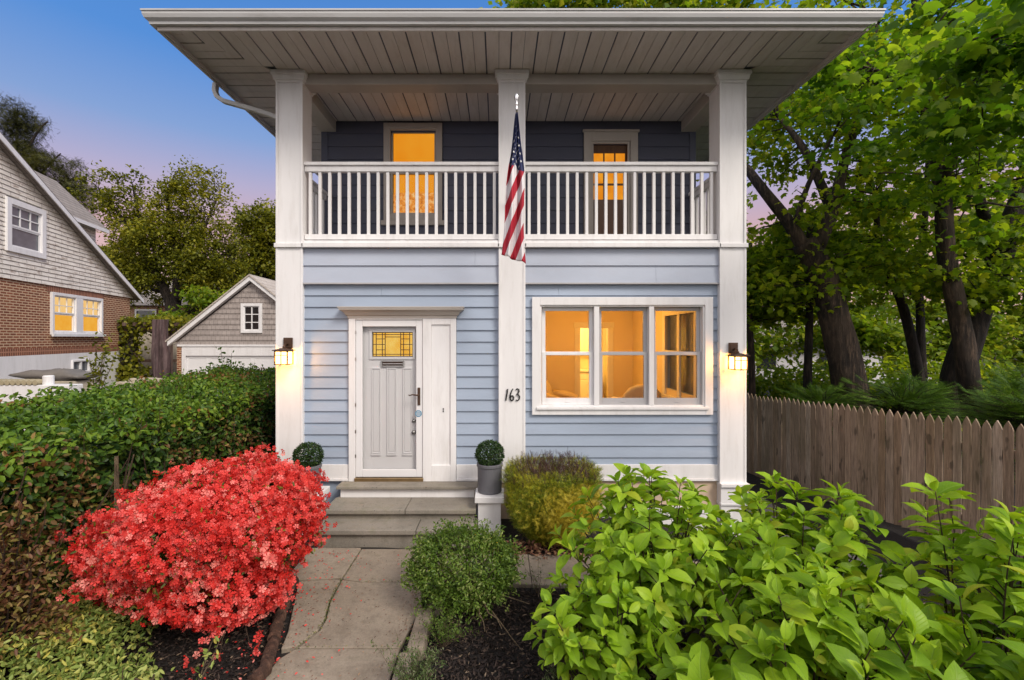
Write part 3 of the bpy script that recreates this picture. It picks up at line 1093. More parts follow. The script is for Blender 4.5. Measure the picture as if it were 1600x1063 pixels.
def rect_sweep(pts, wdt=0.075, dep=0.055):
    secs = []
    for i, p in enumerate(pts):
        p = Vector(p)
        t = Vector(pts[min(i + 1, len(pts) - 1)]) - Vector(pts[max(i - 1, 0)])
        t.normalize()
        s_ = Vector((0, 1, 0))
        u = t.cross(s_).normalized()
        secs.append([p + s_ * wdt / 2 + u * dep / 2, p - s_ * wdt / 2 + u * dep / 2, p - s_ * wdt / 2 - u * dep / 2, p + s_ * wdt / 2 - u * dep / 2])
    mb.sweep(secs)


rect_sweep([(-3.83, 6.18, 5.78), (-3.84, 6.18, 5.68), (-3.81, 6.18, 5.60), (-3.72, 6.18, 5.54), (-3.4, 6.18, 5.45), (-3.08, 6.18, 5.35), (-2.98, 6.18, 5.30), (-2.95, 6.18, 5.2),
            (-2.94, 6.18, 4.6), (-2.94, 6.18, 3.4), (-2.94, 6.18, 0.2)])
mb.build('downspout', M['gutter'], roof, bevel=0.006)

# --- front triple window
win = MB()
wx0, wx1, wz0, wz1 = 0.448, 2.820, 1.318, 2.862
frame(win, wx0, wx1, wz0, wz1, YS - 0.060, YS - 0.021, 0.105)
frame(win, wx0 + 0.104, wx1 - 0.104, wz0 + 0.104, wz1 - 0.104, YS - 0.040, YS + 0.10, 0.022)
wf = win.build('window', M['white'], house, bevel=0.004)
unit = [(0.585, 1.262), (1.332, 1.985), (2.052, 2.690)]
for a, b in ((1.263, 1.331), (1.986, 2.051)):
    MB().box(a, b, YS - 0.045, YS + 0.10, wz0 + 0.126, wz1 - 0.126).build('mullion', M['white'], wf, bevel=0.005)
mb = MB()
mb.box(wx0 + 0.06, wx1 - 0.06, YS - 0.085, YS - 0.061, wz0 + 0.07, wz0 + 0.105)
mb.build('sill', M['white'], wf, bevel=0.004)
for i, (a, b) in enumerate(unit):
    m = M['white'] if i == 0 else M['white_grey']
    mb = MB()
    z0, z1 = wz0 + 0.127, wz1 - 0.127
    zm = 2.10
    frame(mb, a, b, zm - 0.005, z1, YS + 0.045, YS + 0.078, 0.048)           # upper sash sits behind
    frame(mb, a, b, z0, zm + 0.038, YS + 0.004, YS + 0.042, 0.052, top=0.040, bot=0.085)
    mb.box((a + b) / 2 - 0.03, (a + b) / 2 + 0.03, YS - 0.004, YS + 0.003, z0 + 0.03, z0 + 0.045)
    mb.build('sash', m, wf, bevel=0.003)
    mb = MB()
    mb.box(a + 0.045, b - 0.045, YS + 0.060, YS + 0.064, zm, z1 - 0.045)
    mb.box(a + 0.05, b - 0.05, YS + 0.022, YS + 0.026, z0 + 0.08, zm + 0.01)
    mb.build('pane', M['glass'], wf)

# --- balcony window
mb = MB()
frame(mb, -1.825, -0.890, 4.20, 5.76, YB - 0.055, YB - 0.0255, 0.075)
frame(mb, -1.752, -0.962, 4.273, 5.687, YB - 0.045, YB + 0.05, 0.032)
mb.box(-1.86, -0.855, YB - 0.085, YB - 0.0255, 4.125, 4.199)
bw = mb.build('window', M['taupe'], house, bevel=0.004)
mb = MB()
frame(mb, -1.719, -0.995, 4.96, 5.655, YB + 0.02, YB + 0.045, 0.028)
frame(mb, -1.719, -0.995, 4.306, 4.99, YB - 0.01, YB + 0.018, 0.030)
mb.build('sash', M['taupe'], bw, bevel=0.003)
mb = MB()
zz = 5.005
while zz < 5.625:                       # slatted blind, lit from the room
    mb.hexa([(-1.69, YB + 0.052, zz), (-1.023, YB + 0.052, zz), (-1.023, YB + 0.058, zz), (-1.69, YB + 0.058, zz)],
            [(-1.69, YB + 0.062, zz + 0.027), (-1.023, YB + 0.062, zz + 0.027), (-1.023, YB + 0.068, zz + 0.027), (-1.69, YB + 0.068, zz + 0.027)])
    zz += 0.031
mb.box(-1.69, -1.023, YB + 0.070, YB + 0.074, 4.68, 5.63)
mb.build('blind', M['lit_blind'], bw)
mb = MB()
mb.box(-1.69, -1.023, YB + 0.055, YB + 0.060, 4.33, 4.679)
mb.build('speckled_pane', M['lit_speckle'], bw)
mb = MB()
mb.box(-1.69, -1.023, YB + 0.030, YB + 0.033, 4.985, 5.63)
mb.box(-1.69, -1.023, YB + 0.002, YB + 0.005, 4.33, 4.965)
mb.build('pane', M['glass'], bw)

# --- balcony door
mb = MB()
x0, x1, zt = 1.372, 2.235, 5.612
mb.box(x0, x0 + 0.12, YB - 0.055, YB - 0.0255, 3.601, zt)
mb.box(x1 - 0.12, x1, YB - 0.055, YB - 0.0255, 3.601, zt)
mb.box(x0 + 0.12, x1 - 0.12, YB - 0.055, YB - 0.0255, zt - 0.14, zt)
mb.box(x0 - 0.02, x1 + 0.02, YB - 0.075, YB - 0.0255, zt + 0.001, zt + 0.035)
bd = mb.build('balcony_door', M['taupe'], house, bevel=0.004)
mb = MB()
dx0, dx1 = 1.505, 2.095
cols_ = [(1.545, 1.700), (1.722, 1.876), (1.898, 2.052)]
rows_ = [(4.56, 4.79), (4.82, 5.05), (5.08, 5.31)]
holed(mb, dx0, dx1, 3.605, 5.435, YB + 0.03, YB + 0.07, [(c[0], c[1], r[0], r[1]) for c in cols_ for r in rows_])
mb.build('door_leaf', M['brown_door'], bd, bevel=0.003)
mb = MB()
mb.box(dx0 + 0.03, dx1 - 0.03, YB + 0.050, YB + 0.056, 4.54, 5.33)
mb.build('pane', M['lit_pane'], bd)
mb = MB()
frame(mb, 1.493, 2.108, 3.602, 5.47, YB - 0.035, YB - 0.01, 0.035)
mb.build('screen_frame', M['taupe'], bd, bevel=0.003)
mb = MB()
mb.ball((1.56, YB + 0.005, 4.40), 0.025)
mb.build('handle', M['brass'], bd, smooth=True)

# --- front door assembly
mb = MB()
# casing uprights, panelled side pier, flat head
zt = 2.62
mb.box(-1.955, -1.868, YS - 0.065, YS + 0.10, 0.445, zt)
mb.box(-0.985, -0.872, YS - 0.065, YS + 0.10, 0.445, zt)
mb.box(-0.622, -0.548, YS - 0.065, YS + 0.10, 0.445, zt)
mb.box(-0.872, -0.622, YS - 0.045, YS + 0.10, 0.445, zt)
mb.box(-1.868, -0.985, YS - 0.065, YS + 0.10, 2.565, zt)
mb.box(-0.872, -0.622, YS - 0.064, YS - 0.046, 2.50, zt - 0.001)
mb.box(-0.872, -0.622, YS - 0.064, YS - 0.046, 0.446, 0.66)
dr = mb.build('front_door', M['white'], house, bevel=0.005)
mb = MB()
secs = []
for e, z in ((0.008, 2.585), (0.012, 2.615), (0.03, 2.625), (0.05, 2.66), (0.085, 2.685), (0.10, 2.692), (0.10, 2.712), (0.11, 2.716), (0.11, 2.73)):
    secs.append([(-1.955 - e, YS - 0.066 - e, z), (-0.548 + e, YS - 0.066 - e, z), (-0.548 + e, YS - 0.002, z), (-1.955 - e, YS - 0.002, z)])
mb.sweep(secs)
mb.build('cornice', M['taupe'], dr)
mb = MB()                                                          # storm door frame
frame(mb, -1.864, -0.989, 0.50, 2.560, YS - 0.050, YS - 0.012, 0.085, top=0.085, bot=0.10)
mb.build('storm_door', M['door_white'], dr, bevel=0.006)
mb = MB()
mb.box(-1.780, -1.073, YS - 0.032, YS - 0.029, 0.60, 2.475)
mb.build('storm_glass', M['glass'], dr)
mb = MB()
slabx0, slabx1 = -1.80, -1.055
gx0, gx1, gz0, gz1 = -1.672, -1.128, 2.075, 2.405
holed(mb, slabx0, slabx1, 0.56, 2.50, YS + 0.030, YS + 0.075, [(gx0, gx1, gz0, gz1)])
for a, b in ((-1.680, -1.555), (-1.475, -1.345), (-1.265, -1.135)):    # three tall raised panels
    frame(mb, a, b, 0.79, 1.93, YS + 0.017, YS + 0.0295, 0.016)
    mb.box(a + 0.028, b - 0.028, YS + 0.021, YS + 0.0295, 0.82, 1.90)
    mb.box(a - 0.002, b + 0.002, YS + 0.012, YS + 0.0295, 0.765, 0.786)
frame(mb, gx0 - 0.035, gx1 + 0.035, gz0 - 0.035, gz1 + 0.035, YS + 0.014, YS + 0.0295, 0.036)
mb.build('door_leaf', M['door_white'], dr, bevel=0.003)
mb = MB()
mb.box(gx0, gx1, YS + 0.055, YS + 0.060, gz0, gz1)
mb.build('leaded_glass', M['lit_leaded'], dr)
mb = MB()
cw = 0.0045
yl0, yl1 = YS + 0.046, YS + 0.0545


def came(x0, x1, z0, z1):
    mb.box(x0 - cw, x1 + cw, yl0, yl1, z0 - cw, z1 + cw)


W_, H_ = gx1 - gx0, gz1 - gz0
for t in (0.09, 0.24, 0.31, 0.69, 0.76, 0.91):
    came(gx0 + W_ * t, gx0 + W_ * t, gz0 + 0.004, gz1 - 0.004)
for t in (0.10, 0.90):
    mb.box(gx0 + 0.003, gx1 - 0.003, yl0 + 0.001, yl1 - 0.001, gz0 + H_ * t - cw, gz0 + H_ * t + cw)
for t, s0, s1 in ((0.50, 0.0, 0.31), (0.50, 0.69, 1.0), (0.72, 0.09, 0.31), (0.72, 0.69, 0.91), (0.28, 0.09, 0.31), (0.28, 0.69, 0.91), (0.80, 0.31, 0.69)):
    mb.box(gx0 + W_ * s0, gx0 + W_ * s1, yl0 + 0.0015, yl1 - 0.0015, gz0 + H_ * t - cw, gz0 + H_ * t + cw)
frame(mb, gx0 + 0.001, gx1 - 0.001, gz0 + 0.001, gz1 - 0.001, yl0 - 0.002, yl1, 0.010)
mb.build('lead_came', M['bronze'], dr)
mb = MB()
frame(mb, -1.552, -1.242, 1.940, 2.028, YS + 0.008, YS + 0.0295, 0.018)
mb.box(-1.532, -1.262, YS + 0.012, YS + 0.0295, 1.975, 1.99)
mb.build('mail_slot', M['steel'], dr, bevel=0.003)
mb = MB()
mb.box(-1.532, -1.262, YS + 0.020, YS + 0.0295, 1.9595, 2.0085)
mb.build('mail_slot_recess', M['bronze'], dr)
mb = MB()
mb.extrude([(-1.385 + 0.010 * math.cos(t * math.pi / 5), YS + 0.022, 1.855 + 0.010 * math.sin(t * math.pi / 5)) for t in range(10)][::-1], (0, 0.0075, 0))
mb.build('peephole', M['black'], dr)
mb = MB()                                                          # lever handle with tall plate on the storm door
mb.box(-1.052, -1.018, YS - 0.062, YS - 0.0505, 1.445, 1.675)
mb.tube([(-1.035, YS - 0.062, 1.58), (-1.035, YS - 0.10, 1.58), (-1.06, YS - 0.112, 1.583), (-1.11, YS - 0.112, 1.59), (-1.145, YS - 0.108, 1.578), (-1.165, YS - 0.10, 1.585)],
        [0.012, 0.012, 0.011, 0.009, 0.008, 0.006], 8)
mb.build('handle', M['bronze'], dr, bevel=0.004)
MB().tube([(-1.115, YS + 0.028, 1.075), (-1.115, YS - 0.005, 1.075)], [0.030, 0.026], 12).build('door_knob', M['steel'], dr, smooth=True)
MB().tube([(-1.115, YS + 0.029, 1.225), (-1.115, YS + 0.004, 1.225)], [0.026, 0.022], 12).build('deadbolt', M['steel'], dr, smooth=True)
mb = MB()
mb.extrude([(-1.042 + 0.046 * math.cos((t + .5) * math.pi / 4), YS - 0.0535, 1.335 + 0.046 * math.sin((t + .5) * math.pi / 4)) for t in range(8)][::-1], (0, 0.003, 0))
stk = mb.build('sticker', M['blue_sticker'], dr)
mb = MB()
for z, w2 in ((1.360, 0.020), (1.343, 0.032), (1.328, 0.032), (1.312, 0.022)):
    mb.box(-1.042 - w2, -1.042 + w2, YS - 0.0552, YS - 0.0540, z - 0.003, z + 0.003)
mb.build('sticker_print', M['white'], stk)
mb = MB()
mb.box(-1.875, -0.975, YS - 0.085, YS + 0.07, 0.448, 0.497)
mb.build('threshold', M['brass'], dr, bevel=0.006)
mb = MB()
for z in (0.78, 1.10, 1.45, 2.05, 2.40):
    mb.tube([(-1.867, YS - 0.058, z - 0.02), (-1.867, YS - 0.058, z + 0.02)], 0.009, 8)
mb.build('hinge', M['steel'], dr)
mb = MB()
for z in (1.395, 1.365):
    mb.box(-0.723, -0.708, YS - 0.055, YS - 0.0455, z - 0.010, z + 0.010)
mb.build('doorbell', M['black'], dr, bevel=0.003)

# --- house number in brushed strokes
mb = MB()
nx0, nz0, nh = 0.100, 1.508, 0.155
def stroke(pts, r=0.0085):
    P = [(nx0 + x * nh, YC - 0.012, nz0 + z * nh) for x, z in pts]
    mb.tube(P, [r * (0.7 + 0.5 * math.sin(math.pi * (i + 0.6) / (len(P)))) for i in range(len(P))], 6)


stroke([(0.02, 0.02), (0.07, 0.35), (0.13, 0.7), (0.17, 1.0), (0.09, 0.90)])
stroke([(0.62, 1.02), (0.52, 0.86), (0.42, 0.6), (0.37, 0.33), (0.40, 0.12), (0.52, 0.02), (0.64, 0.10), (0.68, 0.30), (0.60, 0.43), (0.48, 0.40), (0.40, 0.27)])
stroke([(0.86, 0.93), (0.97, 1.02), (1.10, 0.97), (1.12, 0.80), (1.02, 0.60), (0.93, 0.55), (1.06, 0.52), (1.17, 0.38), (1.15, 0.15), (1.0, 0.02), (0.86, 0.08)])
mb.build('house_number', M['black'], house, smooth=True)

# --- front steps (stone) : part of the house
st = MB()
st.box(-2.04, -0.26, 5.73, 5.955, 0.415, 0.452)
steps = st.build('front_steps', M['stone_step'], house, bevel=0.008)
mb = MB()
mb.box(-2.00, -0.30, 5.78, 5.96, 0.30, 0.414)
mb.build('white_riser', M['white'], steps, bevel=0.003)
mb = MB()
mb.box(-2.06, -1.10, 5.36, 5.79, 0.245, 0.30)
mb.box(-1.094, -0.26, 5.362, 5.79, 0.245, 0.299)
mb.box(-2.06, -0.92, 5.07, 5.45, 0.125, 0.182)
mb.box(-0.914, -0.24, 5.072, 5.45, 0.125, 0.180)
mb.build('tread', M['stone_step'], steps, bevel=0.010)
mb = MB()
mb.box(-2.03, -0.28, 5.405, 5.78, 0.0, 0.244)
mb.box(-2.03, -0.26, 5.11, 5.404, -0.1, 0.124)
mb.box(-2.03, -0.3, 5.781, 6.0, -0.1, 0.299)
mb.build('riser', M['stone_step'], steps, bevel=0.004)

# --- living room seen through the window
room = MB()
room.box(0.25, 1.84, 10.2, 10.3, 0.5, 2.95)
room.box(2.46, 3.035, 10.2, 10.3, 0.5, 2.95)
room.box(1.84, 2.46, 10.2, 10.3, 2.55, 2.95)
room.box(0.15, 0.25, YS + 0.14, 10.3, 0.5, 2.95)
room.box(0.15, 3.035, YS + 0.14, 13.0, 2.95, 3.0)
room.box(0.9, 3.035, 12.9, 13.0, 0.5, 2.95)
room.box(0.9, 1.0, 10.31, 12.9, 0.5, 2.95)
rm = room.build('room_wall', M['interior'], house)
mb = MB()
for a, b in ((YS + 0.14, 6.95), (8.15, 12.9)):
    mb.box(3.020, 3.034, a, b, 0.5, 2.949)
mb.box(3.020, 3.034, 6.95, 8.15, 0.5, 1.43)
mb.box(3.020, 3.034, 6.95, 8.15, 2.72, 2.949)
mb.build('room_side_wall', M['interior'], house)
mb = MB()
mb.box(0.15, 3.03, YS + 0.14, 13, 0.45, 0.499)
mb.build('room_floor', M['floor_wood'], house)
mb = MB()
mb.box(1.72, 1.838, 10.17, 10.199, 0.5, 2.56)
mb.box(2.462, 2.58, 10.17, 10.199, 0.5, 2.56)
mb.box(1.70, 2.60, 10.165, 10.199, 2.561, 2.68)
mb.build('inner_door_casing', M['interior_white'], house, bevel=0.004)
mb = MB()                                                    # window in the side wall of the room
for a, b in ((6.82, 6.95), (8.15, 8.28), (7.5, 7.6)):
    mb.box(2.985, 3.019, a, b, 1.32, 2.84)
mb.box(2.985, 3.019, 6.951, 7.499, 2.72, 2.84)
mb.box(2.985, 3.019, 7.601, 8.149, 2.72, 2.84)
mb.box(2.96, 3.019, 6.82, 8.28, 1.27, 1.319)
for a, b in ((6.951, 7.499), (7.601, 8.149)):
    mb.box(2.992, 3.015, a, b, 2.05, 2.11)
sw = mb.build('side_window', M['interior_white'], house, bevel=0.004)
mb = MB()
mb.box(3.08, 3.085, 6.95, 8.15, 1.43, 2.72)
mb.build('pane', M['grey_glass'], sw)
mb = MB()
mb.box(2.05, 2.75, 12.3, 12.89, 0.5, 1.42)
mb.box(2.05, 2.75, 12.25, 12.89, 1.421, 1.46)
mb.box(2.05, 2.75, 12.55, 12.89, 1.95, 2.75)
for i in range(2):
    mb.box(2.07 + i * 0.35, 2.38 + i * 0.35, 12.285, 12.299, 1.22, 1.38)
    mb.box(2.07 + i * 0.35, 2.38 + i * 0.35, 12.285, 12.299, 0.6, 1.18)
    mb.box(2.07 + i * 0.35, 2.38 + i * 0.35, 12.535, 12.549, 2.0, 2.7)
tag(mb.build('kitchen_cabinet', M['interior_white'], bevel=0.004), 'white kitchen cabinets and counter glimpsed through the lit inner doorway', 'cabinet')


def armchair(loc, rz, label):
    t = thing('armchair', label, 'armchair', loc, rz, 'armchairs in the front room')
    b = MB()
    b.box(-0.32, 0.32, -0.30, 0.30, 0.28, 0.46)
    b.build('seat', M['upholstery'], t, bevel=0.05, local=True)
    b = MB()
    secs = []
    for z, wd, y, th_ in ((0.40, 0.36, 0.26, 0.09), (0.62, 0.40, 0.31, 0.09), (0.80, 0.37, 0.36, 0.08), (0.92, 0.27, 0.39, 0.06), (0.97, 0.12, 0.40, 0.03)):
        secs.append([(wd * math.cos(a) * 1.0, y + th_ * math.sin(a), z) for a in [2 * math.pi * k / 16 for k in range(16)]])
    b.sweep(secs)
    b.build('backrest', M['upholstery'], t, smooth=True, local=True)
    for s in (-1, 1):
        b = MB()
        b.tube([(s * 0.36, 0.28, 0.66), (s * 0.38, 0.0, 0.64), (s * 0.37, -0.22, 0.58), (s * 0.35, -0.30, 0.42)], [0.07, 0.075, 0.07, 0.06], 10)
        b.build('armrest', M['upholstery'], t, smooth=True, local=True)
    for sx in (-0.26, 0.26):
        for sy in (-0.24, 0.24):
            b = MB()
            b.tube([(sx, sy, 0.29), (sx * 1.1, sy * 1.1, 0.0)], [0.022, 0.013], 8)
            b.build('leg', M['brown_door'], t, local=True)


armchair((1.25, 9.35, 0.5), R(60), 'cream armchair seen low in the left pane of the front window')
armchair((2.60, 8.75, 0.5), R(-170), 'cream rounded armchair beside the side window, low in the right pane')
mb = MB()
mb.lathe([(0.09, 2.949), (0.09, 2.93), (0.07, 2.925)], (1.75, 8.6, 0), 20)
tag(mb.build('ceiling_lamp', M['bulb']), 'small bright round lamp on the ceiling of the front room', 'ceiling lamp')


def point(name, loc, energy, col, r=0.06):
    d = bpy.data.lights.new(name, 'POINT')
    d.energy = energy
    d.color = col
    d.shadow_soft_size = r
    o = bpy.data.objects.new(name, d)
    C.objects.link(o)
    o.location = loc
    return o


point('room_lamp_light', (1.75, 8.4, 2.75), 46, (1.0, 0.46, 0.07), 0.12)
point('kitchen_lamp_light', (2.0, 11.4, 2.7), 75, (1.0, 0.66, 0.20), 0.12)


# ------------------------------------------------------------------ lanterns, flag, pots
def lantern(x, z, label):
    t = thing('wall_lantern', label, 'wall lantern', (x, YC - 0.009, z), 0, 'porch lanterns')
    b = MB()
    b.box(-0.058, 0.058, -0.022, 0.0, 0.02, 0.165)
    b.box(-0.045, 0.045, -0.030, -0.0225, 0.035, 0.15)
    b.build('backplate', M['bronze'], t, bevel=0.003, local=True)
    b = MB()
    b.tube([(0, -0.03, 0.075), (0, -0.07, 0.085), (0, -0.11, 0.075), (0, -0.125, 0.035)], [0.013, 0.012, 0.012, 0.012], 8)
    b.ball((0, -0.125, 0.04), 0.020)
    b.build('arm', M['bronze'], t, smooth=True, local=True)
    b = MB()
    cy = -0.125
    secs = []
    for e, zz_ in ((0.105, -0.002), (0.105, 0.006), (0.06, 0.022), (0.028, 0.032)):
        secs.append([(-e, cy - e, zz_), (e, cy - e, zz_), (e, cy + e, zz_), (-e, cy + e, zz_)])
    b.sweep(secs)
    b.build('lamp_cap', M['bronze'], t, local=True)
    b = MB()
    e, e2 = 0.079, 0.0068
    for sx in (-1, 1):
        for sy in (-1, 1):
            b.box(sx * e - e2, sx * e + e2, cy + sy * e - e2, cy + sy * e + e2, -0.172, -0.003)
    for zz_ in (-0.180, -0.014):
        b.box(-e - e2, e + e2, cy - e - e2, cy - e + e2, zz_, zz_ + 0.010)
        b.box(-e - e2, e + e2, cy + e - e2, cy + e + e2, zz_, zz_ + 0.010)
        b.box(-e - e2, -e + e2, cy - e + e2, cy + e - e2, zz_, zz_ + 0.010)
        b.box(e - e2, e + e2, cy - e + e2, cy + e - e2, zz_, zz_ + 0.010)
    b.box(-0.0045, 0.0045, cy - e - 0.003, cy - e + 0.003, -0.17, -0.015)
    b.box(-e, e, cy - e - 0.0032, cy - e + 0.0032, -0.060, -0.052)
    b.build('cage', M['bronze'], t, local=True)
    b = MB()
    b.box(-e + 0.009, e - 0.009, cy - e + 0.009, cy + e - 0.009, -0.168, -0.008)
    b.build('lamp_glass', M['lantern_glow'], t, local=True)
    lp = point('lantern_light', (x, YC - 0.30, z - 0.10), 16, (1.0, 0.40, 0.055), 0.05)
    lp.location = (x, YC - 0.155, z - 0.10)
    lp.data.use_shadow = True


lantern(-2.725, 2.165, 'glowing bronze lantern on the left column beside the front door')
lantern(3.055, 2.100, 'glowing bronze lantern on the right column beside the triple window')

# flag on a slanted staff
fl = thing('flag', 'national flag with stars and stripes hanging limp from a staff on the middle column', 'flag', (0.19, YC, 4.1))
b = MB()
tip = Vector((0.203, 4.93, 4.80))
b.tube([(0.19, YC - 0.005, 4.10), tip.lerp(Vector((0.19, YC, 4.1)), 0.5), tip], 0.014, 10)
b.build('staff', M['silver'], fl, smooth=True)
b = MB()
b.tube([(0.19, YC - 0.001, 4.10), (0.19, YC - 0.09, 4.16)], 0.024, 10)
b.box(0.155, 0.225, YC - 0.014, YC - 0.0085, 4.03, 4.17)
b.build('bracket', M['silver'], fl)
b = MB()
b.lathe([(0.010, -0.03), (0.014, 0.0), (0.018, 0.012), (0.012, 0.02), (0.012, 0.045), (0.019, 0.052), (0.012, 0.062), (0.013, 0.085), (0.02, 0.10), (0.026, 0.125), (0.026, 0.135),
         (0.02, 0.16), (0.008, 0.172), (0.001, 0.174)], (tip.x, tip.y, tip.z), 14)
b.build('finial', M['silver'], fl, smooth=True)

m_, n_, o_ = new_mat('flag_cloth')
uvn = node(n_, "ShaderNodeUVMap")
sp_ = node(n_, "ShaderNodeSeparateXYZ")
lk(n_, uvn.outputs[0], sp_.inputs[0])
mu = node(n_, "ShaderNodeMath", operation='MULTIPLY')
lk(n_, sp_.outputs[0], mu.inputs[0])
mu.inputs[1].default_value = 1.0
fr = node(n_, "ShaderNodeMath", operation='FRACT')
lk(n_, mu.outputs[0], fr.inputs[0])
gt = node(n_, "ShaderNodeMath", operation='GREATER_THAN')
lk(n_, fr.outputs[0], gt.inputs[0])
gt.inputs[1].default_value = 0.5
cst = mixc(n_, gt.outputs[0], (0.42, 0.010, 0.030), (0.74, 0.72, 0.74))
lt = node(n_, "ShaderNodeMath", operation='LESS_THAN')
lk(n_, sp_.outputs[1], lt.inputs[0])
lt.inputs[1].default_value = 0.5
cst = mixc(n_, lt.outputs[0], cst, (0.018, 0.028, 0.105))
pp = node(n_, "ShaderNodeBsdfPrincipled")
lk(n_, cst, pp.inputs["Base Color"])
pp.inputs["Roughness"].default_value = 0.7
wv = noise(n_, coords(n_), 300, 2)
lk(n_, bumpn(n_, wv, 0.2, 0.001), pp.inputs["Normal"])
lk(n_, pp.outputs[0], o_.inputs[0])

NU, NV = 36, 60


def flag_pt(u, v):
    """u across the gathered cloth 0..1, v from the staff tip 0 to the lower edge 1"""
    top, bot = 4.775, 3.14 + 0.10 * (1 - u)
    z = top + (bot - top) * v
    wd = 0.020 + 0.135 * min(v / 0.38, 1) ** 0.9 + 0.115 * max(v - 0.38, 0) / 0.62
    cxx = 0.203 - 0.006 * v - 0.040 * max(v - 0.3, 0)
    xx = cxx + (u - 0.5) * wd + 0.010 * math.sin(9 * v + 4 * u) * min(1, v * 3)
    dep = 0.05 * min(1, v * 2.2 + 0.1)
    yy = 4.955 + 0.10 * v * 0.3 + dep * math.sin(u * 11.0 + 1.6 * v) * 0.8 + 0.02 * math.sin(u * 23 - 3 * v)
    return xx, yy, z


V_, F_, UV_ = [], [], []
for j in range(NV + 1):
    for i in range(NU + 1):
        u, v = i / NU, j / NV
        V_.append(flag_pt(u, v))
        x_, y_, z_ = V_[-1]
        # stripes run steeply down to the left across the drape
        s_ = (x_ - 0.20) * 7.2 - (z_ - 4.0) * 3.9 * 0.72 + 0.25
        blue = 0.0 if v < 0.385 + 0.02 * math.sin(u * 9) - 0.02 * (1 - u) else 1.0
        UV_.append((s_, v * 0.5 / (0.385 - 0.03 * (1 - u) + 0.012 * math.sin(u * 9))))
for j in range(NV):
    for i in range(NU):
        a = j * (NU + 1) + i
        F_.append((a, a + NU + 1, a + NU + 2, a + 1))
me = bpy.data.meshes.new('cloth')
off = BASE[fl.name]
me.from_pydata([(x - off.x, y - off.y, z - off.z) for x, y, z in V_], [], F_)
ul = me.uv_layers.new(name="UVMap")
ul.data.foreach_set("uv", np.array([UV_[l.vertex_index] for l in me.loops], np.float32).ravel())
me.polygons.foreach_set("use_smooth", [True] * len(me.polygons))
me.materials.append(m_)
cl = bpy.data.objects.new('cloth', me)
C.objects.link(cl)
cl.parent = fl
BASE[cl.name] = off
sm = cl.modifiers.new("thickness", 'SOLIDIFY')
sm.thickness = 0.003
b = MB()
for j in range(11):
    v = 0.09 + 0.0265 * j
    cnt = 1 if v < 0.15 else (2 if v < 0.24 else 3)
    for i in range(cnt):
        u = (i + 0.5 + (0.25 if j % 2 else -0.15)) / cnt * 0.86 + 0.06
        c0 = Vector(flag_pt(u, v))
        du = (Vector(flag_pt(u + 0.01, v)) - c0).normalized()
        dv = (Vector(flag_pt(u, v + 0.01)) - c0).normalized()
        nn = dv.cross(du).normalized()
        if nn.y > 0:
            nn = -nn
        r_ = 0.0165
        ring = []
        for k in range(10):
            rr = r_ if k % 2 == 0 else r_ * 0.42
            an = math.pi / 2 + k * math.pi / 5 + 0.3 * j
            ring.append(c0 + Vector((math.cos(an) * rr * 0.8, 0, math.sin(an) * rr)) + nn * 0.004)
            q = ring[-1]
            q.y = c0.y - 0.006 + (q.x - c0.x) * (du.y / max(abs(du.x), 0.15) * (1 if du.x >= 0 else -1))
        b.add(ring + [sum(ring, Vector()) / 10], [(k, 10, (k + 1) % 10) for k in range(10)])
b.build('star_pattern', paint('star_white', (0.78, 0.78, 0.80), 0.7, 0.02, bump=0), cl)


def shell_points(n, c, rad, inner=0.75, lum=0.12, f=2.0, seed=0.0, zmin=-1.0):
    d = rnd_dir(n)
    d = d[d[:, 2] >= zmin]
    r = inner + (1 - inner) * RNG.random(len(d)) ** 0.5
    k = 1 + lum * lump(d[:, 0] * 2, d[:, 1] * 2, d[:, 2] * 2, f, seed)
    P = np.array(c) + d * np.array(rad) * (r * k)[:, None]
    return P, d


def potted(x, y, z, label, seed):
    t = thing('potted_topiary', label, 'potted plant', (x, y, z), 0, 'potted topiary balls by the steps')
    b = MB()
    b.lathe([(0.138, 0.0), (0.146, 0.01), (0.150, 0.31), (0.160, 0.314), (0.160, 0.345), (0.150, 0.35), (0.138, 0.35), (0.136, 0.31)], n=32)
    b.build('pot', M['pot'], t, smooth=False, bevel=0.003, local=True)
    b = MB()
    b.lathe([(0.136, 0.30), (0.05, 0.315), (0.001, 0.32)], n=20)
    b.build('potting_soil', M['soil'], t, local=True)
    P, d = shell_points(3600, (x, y, z + 0.455), (0.172, 0.172, 0.160), 0.78, 0.05, 3, seed)
    leaves('foliage', M['topiary'], t, P, rnd_dir(len(P)) + d * 0.7, d + rnd_dir(len(P)) * 0.7, RNG.uniform(0.018, 0.028, len(P)), 0.013, T_oval())
    b = MB()
    b.tube([(x, y, z + 0.30), (x + 0.004, y, z + 0.40)], 0.012, 7)
    for k in range(14):
        dd = rnd_dir(1)[0]
        b.tube([(x, y, z + 0.38), (x + dd[0] * 0.07, y + dd[1] * 0.07, z + 0.455 + dd[2] * 0.06), (x + dd[0] * 0.14, y + dd[1] * 0.14, z + 0.455 + dd[2] * 0.13)], [0.006, 0.004, 0.002], 5)
    b.build('trunk', M['stem'], t)


def pedestal(x, y, label):
    t = thing('pedestal', label, 'pedestal', (x, y, 0), 0, 'white pedestals flanking the steps')
    b = MB()
    b.box(-0.135, 0.135, -0.135, 0.135, -0.1, 0.378)
    b.build('shaft', M['white'], t, bevel=0.004, local=True)
    b = MB()
    b.box(-0.172, 0.172, -0.172, 0.172, 0.380, 0.452)
    b.build('cap', M['white'], t, bevel=0.006, local=True)


